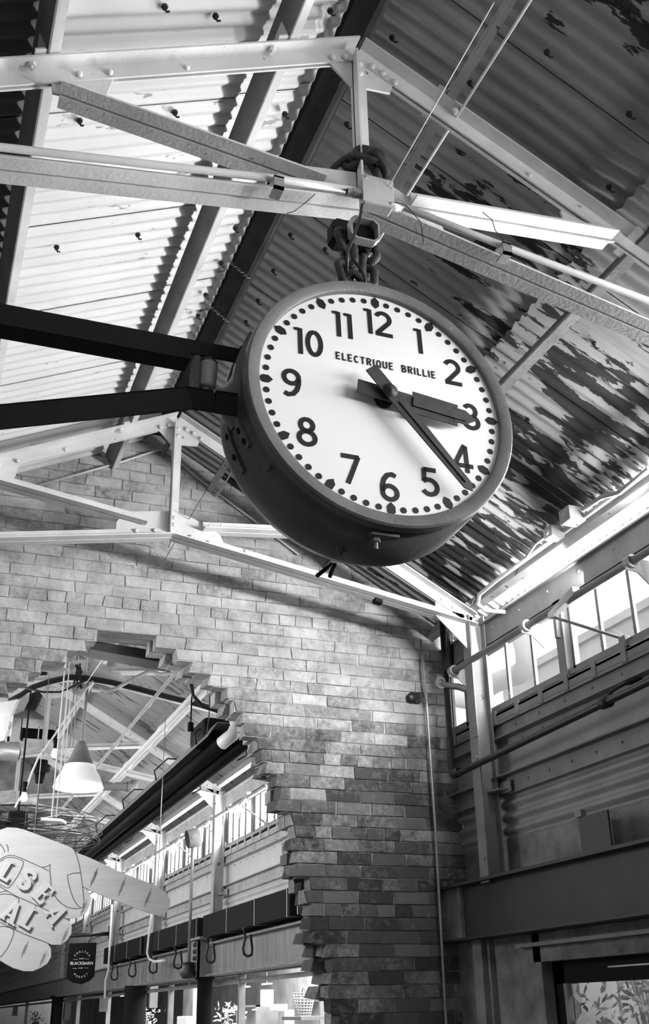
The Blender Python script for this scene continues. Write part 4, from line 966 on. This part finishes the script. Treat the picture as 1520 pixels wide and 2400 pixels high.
tag(b.build('flexible_conduit', PAINT2), 'grey flexible conduit bending across the top of the opening', 'conduit')
b = MB(); b.tube([at(240, 1500, Y=6.2), at(265, 1510, Y=6.3), at(203, 1600, Y=7.9)], .004, 6); tag(b.build('guy_wire', WHITEP), 'pale taut wire at the top of the broken opening', 'wire')
b = MB(); b.tube([at(448, 1600, Y=6.3), at(452, 1630, Y=6.3), at(475, 1655, Y=6.3), at(510, 1668, Y=6.3), at(530, 1690, Y=6.3)], .012, 8); tag(b.build('cable', DARKPIPE), 'dark cable curving down behind the stepped brick edge', 'cable')
# lintel angle inside top of the opening
b = MB(); V = [at(u, v, Y=6.05) for u, v in ((214, 1510), (350, 1532), (412, 1560), (405, 1566), (345, 1555), (208, 1530))]; b.prism([(p.x, p.z) for p in V], .16, 'y', YW2+.01); tag(b.build('lintel', GIRD), 'dark steel lintel across the top of the broken opening', 'lintel')

# ------------------------------------------------------------------ hand-shaped sign
SY = 7.0
SG = thing('hand_sign', 'big white plywood sign shaped as a pointing hand with raised letters', 'sign', tuple(at(100, 2080, Y=SY)))
OUT = [(-190, 1990), (-120, 1958), (0, 1945), (17, 1939), (39, 1940), (56, 1944), (86, 1955), (149, 1979), (168, 1987), (175, 1997), (200, 2006), (221, 2015), (274, 2040), (326, 2061), (368, 2077), (389, 2093), (399, 2109), (397, 2126), (389, 2139), (377, 2146),
       (356, 2142), (318, 2128), (263, 2108), (207, 2085), (213, 2105), (211, 2122), (203, 2139), (188, 2149), (171, 2153), (155, 2152), (161, 2158), (168, 2172), (167, 2189), (157, 2204), (142, 2214), (120, 2214), (111, 2210), (119, 2222), (120, 2242), (111, 2258), (96, 2268), (77, 2276), (56, 2276), (34, 2270), (0, 2252), (-120, 2215), (-190, 2200)]
def sgp(u, v): p = at(u, v, Y=SY); return (p.x, p.z)
b = MB(); b.prism([sgp(*p) for p in OUT], .022, 'y', SY); brd = b.build('board', PLY, SG)
def sline(pts, w=.0035):
    V, Fc = ribbon([sgp(*p) for p in pts], w); b = MB(); b.add([(p.x, SY-.0012, p.y) for p in V], Fc); b.build('painted_line', INK, brd)
def cr(px, scale=5.846, ox=0, oy=1900): return [(ox+x/scale, oy+y/scale) for x, y in px]
LN = [cr([(0, 670), (60, 630), (130, 610), (210, 620), (300, 655), (420, 710), (520, 755), (600, 790), (670, 828)]), cr([(0, 700), (70, 650), (150, 638), (220, 650), (300, 680), (322, 705), (310, 760), (270, 850), (200, 960), (140, 1040), (110, 1062), (70, 1050), (0, 1012)]),
      cr([(580, 775), (640, 765), (688, 738), (680, 800), (690, 900), (700, 1020), (730, 1130), (780, 1210), (850, 1280), (930, 1325), (1010, 1342), (1080, 1340), (1135, 1325), (1150, 1240), (1135, 1080), (1110, 880), (1080, 720), (1050, 620), (1025, 562)]),
      cr([(1095, 850), (1010, 855), (922, 885), (935, 980), (970, 1110), (1010, 1220), (1060, 1295), (1110, 1335)]), cr([(1130, 1045), (1180, 1065), (1220, 1095)]),
      cr([(0, 1045), (90, 1095), (230, 1175), (400, 1250), (560, 1325), (700, 1390), (850, 1450), (940, 1500)]), cr([(0, 1120), (60, 1105), (100, 1100)]), cr([(0, 1150), (80, 1140), (150, 1150), (220, 1180), (262, 1210), (250, 1290), (235, 1400)]), cr([(0, 1530), (100, 1580), (200, 1630), (330, 1690), (480, 1750), (620, 1800), (700, 1840)]),
      cr([(0, 1590), (60, 1585), (130, 1600), (185, 1630), (190, 1680), (160, 1770), (100, 1890), (40, 1970), (0, 2010)]), cr([(0, 2055), (80, 2110), (180, 2160), (300, 2195)]), cr([(90, 460), (110, 510), (112, 565)]), cr([(0, 455), (45, 510), (65, 568)])]
for l_ in LN: sline(l_)
for (x, y) in ((1290, 910), (1150, 1330), (890, 1710), (590, 2030), (480, 970), (450, 1400), (340, 1900)):
    for dx, ln in ((-14, 70), (0, 110), (14, 60)): sline(cr([(x+dx+ln*.42, y-ln), (x+dx-ln*.42, y+ln)]), .0022)
for (x, y) in ((95, 840), (405, 945), (698, 1060)):
    for dx, ln in ((-10, 70), (0, 110), (10, 60)): sline(cr([(x+dx+ln*.38, y-ln), (x+dx-ln*.38, y+ln)], 4.75, 200, 1880), .0022)
def rect(a, b, c, d): return [(a, b), (c, b), (c, d), (a, d)]
GL = {'L': [rect(.10, 0, .36, 1), rect(0, 0, .68, .14), rect(0, .92, .46, 1), rect(.56, 0, .68, .28)],
      'E': [rect(.10, 0, .36, 1), rect(0, 0, .68, .13), rect(0, .87, .68, 1), rect(.36, .44, .52, .56), rect(.48, .36, .55, .64), rect(.58, 0, .68, .28), rect(.58, .72, .68, 1)],
      'A': [[(.32, 1), (.54, 1), (.80, .06), (.54, .06)], [(.32, 1), (.44, .86), (.22, .06), (.10, .06)], [(.20, .26), (.62, .26), (.60, .38), (.24, .38)], rect(0, 0, .32, .09), rect(.44, 0, .90, .09)]}
def s_pieces():
    pts = [(.60, .66), (.62, .80), (.54, .90), (.40, .93), (.24, .91), (.14, .82), (.13, .70), (.22, .60), (.40, .52), (.54, .43), (.60, .30), (.56, .16), (.44, .08), (.28, .07), (.15, .13), (.09, .30)]
    V, Fc = ribbon(pts, .19); return [[tuple(V[i]) for i in f] for f in Fc]
GL['S'] = s_pieces()
def sign_letter(ch, u, v, rot, h):
    c = sgp(u, v); a = -math.radians(rot); ca, sa = math.cos(a), math.sin(a)
    for k_, (M_, off, y0, th) in enumerate(((LETS, (.011, -.016), SY-.0025, .003), (LETW, (0, 0), SY-.006, .0065))):
        b = MB()
        for j, st in enumerate(GL[ch]):
            P = [(c[0]+((p[0]-.36)*h*ca-(p[1]-.5)*h*sa)+off[0], c[1]+((p[0]-.36)*h*sa+(p[1]-.5)*h*ca)+off[1]) for p in st]
            b.prism(P, th, 'y', y0-.0001*j)
        b.build('raised_letter' if k_ else 'letter_shade', M_, brd)
for ch, u, v, rot, h in (('L', 16, 2041, 27, .115), ('S', 63, 2062, 27, .12), ('E', 101, 2093, 43, .12), ('A', 130, 2139, 58, .12), ('A', 25, 2136, 29, .12), ('L', 68, 2152, 28, .12)):
    sign_letter(ch, u, v, rot, h)
for (u, v) in ((369, 2083), (80, 1950)):
    p = at(u, v, Y=SY+.01); b = MB(); b.tube([p, p+Vector((0, 0, 1.1))], .0025, 5); b.build('hanging_wire', GALV, SG)

# ------------------------------------------------------------------ banner on its arm
BY = 16.4
BN = thing('hanging_banner', 'small black shield-shaped cafe banner on an arm from a far column', 'banner', tuple(at(193, 2210, Y=BY)))
V = [at(u, v, Y=BY) for u, v in ((162.5, 2211), (226.6, 2209), (221, 2288), (210, 2299), (191, 2307), (171, 2303), (155, 2293))]
b = MB(); b.prism([(p.x, p.z) for p in V], .012, 'y', BY); bo = b.build('cloth', BLK, BN)
b = MB(); b.tube([at(150, 2194, Y=BY), at(257, 2188, Y=BY)], .028, 10); b.build('arm', DARKPIPE, BN)
b = MB(); p = at(258, 2186, Y=BY); b.box((p.x-.02, BY-.04, p.z-.08), (p.x+.02, BY+.04, p.z+.09)); b.build('wall_plate', DARKPIPE, BN)
def btext(s_, u, v, size, bold=0):
    vs, fs = text_mesh(s_, size); p = at(u, v, Y=BY-.006); b = MB(); tl = .03
    b.add([(p.x+q.x, BY-.005, p.z+q.y+tl*q.x*-0) for q in vs], fs)
    if bold: b.add([(p.x+q.x+bold, BY-.0052, p.z+q.y) for q in vs], fs)
    b.build('lettering', LETW, bo)
btext('BLACKBARN', 191, 2258, .056, .0025); btext('SHOP', 191, 2247, .026); btext('CAFE', 189, 2269, .026)
for (u0, u1, v) in ((172, 182, 2248.5), (199, 209, 2247.5), (170, 180, 2270), (198, 207, 2268.5)):
    p = at(u0, v, Y=BY-.006); q = at(u1, v, Y=BY-.006); b = MB(); b.box((p.x, BY-.006, p.z-.002), (q.x, BY-.001, p.z+.002)); b.build('rule', LETW, bo)
cbn = at(191, 2260, Y=BY)
for word, up in (('CHELSEA', 1), ('MARKET', -1)):
    n = len(word)
    for i, ch in enumerate(word):
        a = (i-(n-1)/2)*.27; vs, fs = text_mesh(ch, .038); r_ = .165
        x = cbn.x+r_*math.sin(a)*.82; z_ = cbn.z+up*(r_*math.cos(a))+(0 if up > 0 else 0); ra = -a*up*.8
        b = MB(); b.add([(x+q.x*math.cos(ra)-q.y*math.sin(ra), BY-.005, z_+q.x*math.sin(ra)+q.y*math.cos(ra)) for q in vs], fs); b.build('lettering', LETW, bo)

# ------------------------------------------------------------------ far girder details: black ducts, hooks, columns, shopfront
for i, (ya, yb) in enumerate(((6.15, 7.95), (8.1, 10.7), (10.9, 13.45), (13.6, 16.2))):
    t = thing('duct_section', ('nearest', 'second', 'third', 'fourth')[i]+' black box duct section above the far girder', 'duct', (2.80, ya, .74), 'black duct along the far girder')
    b = MB(); b.box((2.74, ya, .66), (2.94, yb, .86)); b.build('duct', BLK, t)
    y = ya+.05
    while y < yb: b = MB(); b.box((2.735, y, .655), (2.942, y+.012, .865)); b.build('flange', GALV, t); y += .85
for i, y in enumerate((6.35, 7.7, 9.2, 10.4, 11.7, 12.9, 14.1, 15.3)):
    p = Vector((2.745, y, .60)); b = MB()
    b.tube([p+Vector((dx, dx*.9, dz)) for dx, dz in ((-.06, .045), (-.045, .02), (-.035, -.03), (-.058, -.11), (-.045, -.155), (0, -.172), (.045, -.155), (.05, -.11), (.035, -.03), (.03, .0))], .011, 8)
    tag(b.build('iron_hook', DARKPIPE), 'looped iron hanger on the far girder, '+('nearest the brick edge', 'second from the brick edge', 'third from the brick edge', 'fourth from the brick edge', 'fifth from the brick edge', 'sixth from the brick edge', 'seventh from the brick edge', 'farthest of the row')[i], 'hook', 'iron hangers on the far girder')
# cast columns under the girder
for (u, v, yy, r_, l_) in ((478, 2380, 9.6, .075, 'slim black column under the girder, behind the bolted bracket'), (100+32, 2380, 16.5, .10, 'dark far column under the girder near the left')):
    x = 2.88; p = at(u, v, X=x); b = MB(); b.lathe([(r_, -2.2), (r_, 0), (r_*1.3, .02), (r_*1.3, .05)], (x, p.y, .30), (0, 0, 1), 20); tag(b.build('round_column', BLK), l_, 'column')
p = at(315, 2380, X=2.88); b = MB(); b.lathe([(.14, -2.2), (.14, .02)], (2.88, p.y, .32), (0, 0, 1), 24); tag(b.build('round_column', BLK), 'thick black round column under the girder left of the slim one', 'column')
# bolted splice bracket
p = at(478, 2270, X=2.84); t = thing('splice_bracket', 'bolted girder bracket with big rivets above the slim black column', 'bracket', tuple(p))
b = MB(); b.box((2.76, p.y-.10, .33), (2.88, p.y-.03, .66)); b.box((2.76, p.y-.10, .33), (2.77, p.y+.24, .66)); b.build('plate', GIRDF, t)
for i in range(5):
    for s_ in (-.01, .05): b = MB(); b.rivet((2.76, p.y+s_+.03, .38+.06*i), (-1, 0, 0), .022); b.build('rivet', GIRD, t)
b = MB(); b.box((2.70, p.y-.35, .655), (2.88, p.y+.10, .675)); b.build('shelf_angle', GREYP, t)
# tall rods and swan-neck conduits
for (u0, v0, v1, xx, M_, l_) in ((452, 1965, 2265, 2.70, GREYP, 'tall vertical rod in front of the far wall, left of the third duct'), ):
    p = at(u0, v0, X=xx); q = at(u0, v1, X=xx); b = MB(); b.tube([(xx, p.y, p.z), (xx, p.y, q.z)], .016, 8); tag(b.build('vertical_rod', M_), l_, 'rod')
    b = MB(); b.lathe([(.09, -.06), (.09, .06), (.05, .09), (0, .09)], (xx, p.y, p.z), (1, 0, .2), 14); tag(b.build('gear_housing', MASON), 'rusty gear housing at the top of the vertical rod', 'gearbox')
    b = MB(); b.lathe([(.06, -.1), (.09, -.05), (.05, 0), (.06, .04), (0, .05)], (xx, p.y, q.z), (0, 0, 1), 14); tag(b.build('rod_coupling', DARKPIPE), 'dark coupling at the foot of the vertical rod', 'coupling')
b = MB(); b.tube([at(u, v, X=2.70) for u, v in ((355, 2143), (348, 2200), (345, 2235), (350, 2248), (362, 2254), (385, 2251))], .014, 8); tag(b.build('conduit', WHITEP), 'white bent conduit below the tip of the pointing finger', 'conduit')
b = MB(); b.tube([at(u, v, X=2.70) for u, v in ((262, 2120), (256, 2240), (254, 2275), (247, 2300), (245, 2340))], .014, 8); tag(b.build('conduit', WHITEP), 'white conduit running down beside the banner column', 'conduit')
p = at(243, 2348, X=2.70); b = MB(); b.box((p.x-.05, p.y-.04, p.z-.12), (p.x+.05, p.y+.04, p.z+.06)); tag(b.build('switch_box', GREYP), 'grey switch box below the banner', 'box')

# storefront under the far girder: glazing frame, back wall and goods
b = MB()
b.box((3.0, YW2, .255), (3.05, 45, .29)); b.box((3.0, YW2, .325), (3.05, 45, .345))
for u in (560, 395, 250, 180, 60): p = at(u, 2370, X=3.0); b.box((2.99, p.y-.025, FLOOR), (3.05, p.y+.025, .34))
sf = struct(b.build('window_%d' % (wn[0]+1), GREYP))
b = MB(); b.box((3.02, YW2, FLOOR), (3.024, 45, .34)); b.build('shopfront_glass', GLASS, sf)
b = MB(); b.box((6.2, YW2, FLOOR), (6.3, 45, 1.3)); b.box((3.1, YW2-.1, FLOOR), (6.3, YW2, 1.3)); b.box((3.1, YW2, 1.22), (6.3, 45, 1.3)); struct(b.build('wall_shop', SHOPW))
rs = random.Random(11)
# goods seen through the glass, each its own thing
def shelfunit(x, y, w, h, label, z=FLOOR):
    t = thing('shelf_unit', label, 'shelf', (x, y, z)); b = MB(); b.box((x, y, z), (x+.3, y+.03, z+h)); b.box((x, y+w, z), (x+.3, y+w+.03, z+h)); b.build('side_panel', GREYP, t)
    for i in range(5): b = MB(); zz = z+h*(i+1)/5-.02; b.box((x, y, zz), (x+.3, y+w, zz+.02)); b.build('shelf', WHITEP if i % 2 else GREYP, t)
    return t
p = at(745, 2330, X=4.0); shelfunit(4.0, p.y-.05, .75, 1.82, 'tall dark shelf unit in the shop beside the brick edge')
p = at(600, 2352, X=4.5); shelfunit(4.5, p.y, .9, 1.80, 'pale shelf unit in the shop behind the glazing')
# basket on a ledge
p = at(712, 2382, X=3.6); bt = thing('wicker_basket', 'tall woven basket with handle in the shop window', 'basket', (3.6, p.y, p.z))
b = MB(); bz = p.z
for i in range(16):
    a = 2*PI*i/16; b.tube([(3.6+.06*math.cos(a), p.y+.06*math.sin(a), bz), (3.6+.10*math.cos(a), p.y+.11*math.sin(a), bz+.19)], .004, 4)
for i in range(9):
    r_ = .06+.045*i/8; b.tube([(3.6+r_*math.cos(a), p.y+r_*1.08*math.sin(a), bz+.19*i/8+.002) for a in [2*PI*j/20 for j in range(20)]], .005, 4, True)
b.build('weave', PAINT2, bt)
b = MB(); b.tube([(3.6, p.y-.05, bz+.18), (3.6, p.y-.04, bz+.225), (3.6, p.y, bz+.24), (3.6, p.y+.04, bz+.225), (3.6, p.y+.05, bz+.18)], .005, 6); b.build('handle', GREYP, bt)
b = MB(); b.box((3.45, p.y-.35, bz-.03), (3.8, p.y+.2, bz)); tag(b.build('display_ledge', GREYP), 'dark ledge under the woven basket', 'shelf')
for i, (u, v, X_, w, h, M_, l_) in enumerate(((680, 2395, 4.2, .22, .12, WHITEP, 'bright white box left of the woven basket'), (640, 2362, 4.6, .14, .04, WHITEP, 'small pale price card on the shop shelf'), (612, 2340, 4.4, .05, .10, WHITEP, 'small jar on the shop shelf top'), (350, 2320, 4.4, .06, .3, WHITEP, 'white upright post in the shop, left of the slim column'),
      (440, 2350, 4.6, .35, .25, SHOPW, 'grey panelled cabinet left of the slim column'), (425, 2400, 4.0, .3, .1, WHITEP, 'pale covered table at the bottom by the slim column'), (150, 2370, 4.2, .12, .2, WHITEP, 'white crate in the shop near the left'), (30, 2370, 4.2, .2, .15, WHITEP, 'white crate at the lower left corner'))):
    p = at(u, v, X=X_); b = MB(); b.box((X_, p.y-w, p.z-h), (X_+.15, p.y+w, p.z+h)); tag(b.build(('white_box', 'price_card', 'storage_jar', 'white_post', 'cabinet', 'covered_table', 'white_crate', 'white_crate')[i], M_, bevel=.01), l_, ('box', 'card', 'jar', 'post', 'cabinet', 'table', 'crate', 'crate')[i])
for i, (u, v, X_) in enumerate(((535, 2385, 3.6), (345, 2385, 3.8), (85, 2385, 3.8))):
    p = at(u, v, X=X_); t = thing('shop_plant', ('bushy shop plant right of the slim column', 'low shop plant left of the cabinet', 'shop plant near the lower left corner')[i], 'plant', tuple(p)); b = MB()
    for j in range(90):
        c = p+Vector((rs.gauss(0, .08), rs.gauss(0, .14), rs.uniform(-.15, .12))); d = Vector((rs.uniform(-1, 1), rs.uniform(-1, 1), rs.uniform(-.3, 1))).normalized(); s_ = d.orthogonal().normalized()
        b.add([c, c+d*.04+s_*.016, c+d*.08, c+d*.04-s_*.016], [(0, 1, 2, 3)])
    b.build('foliage', LEAF, t)
    b = MB(); b.lathe([(0, -.3), (.07, -.3), (.09, -.12), (0, -.12)], p, (0, 0, 1), 16); b.build('pot', GREYP, t)
for (u, v, l_) in ((622, 2306, 'lit tube lamp on the shop ceiling nearest the brick edge'), (572, 2313, 'lit tube lamp on the shop ceiling, second from the brick edge'), (440, 2312, 'lit tube lamp on the shop ceiling right above the slim black column'),
                   (402, 2320, 'lit tube lamp on the shop ceiling just left of the slim black column'), (352, 2326, 'lit tube lamp on the shop ceiling beside the thick round column'), (285, 2334, 'lit tube lamp on the shop ceiling left of the thick round column')):
    p = at(u, v, X=5.2); b = MB(); b.box((5.2, p.y-.2, p.z-.008), (5.24, p.y+.2, p.z+.008)); o = b.build('tube_lamp', LAMPW); tag(o, l_, 'lamp', 'small lit lamps in the shop')
    b = MB(); b.box((5.215, p.y-.004, p.z+.008), (5.225, p.y+.004, 1.22)); b.build('stem', GREYP, o)

for o in bpy.data.objects:
    if '_w' in o: del o['_w']
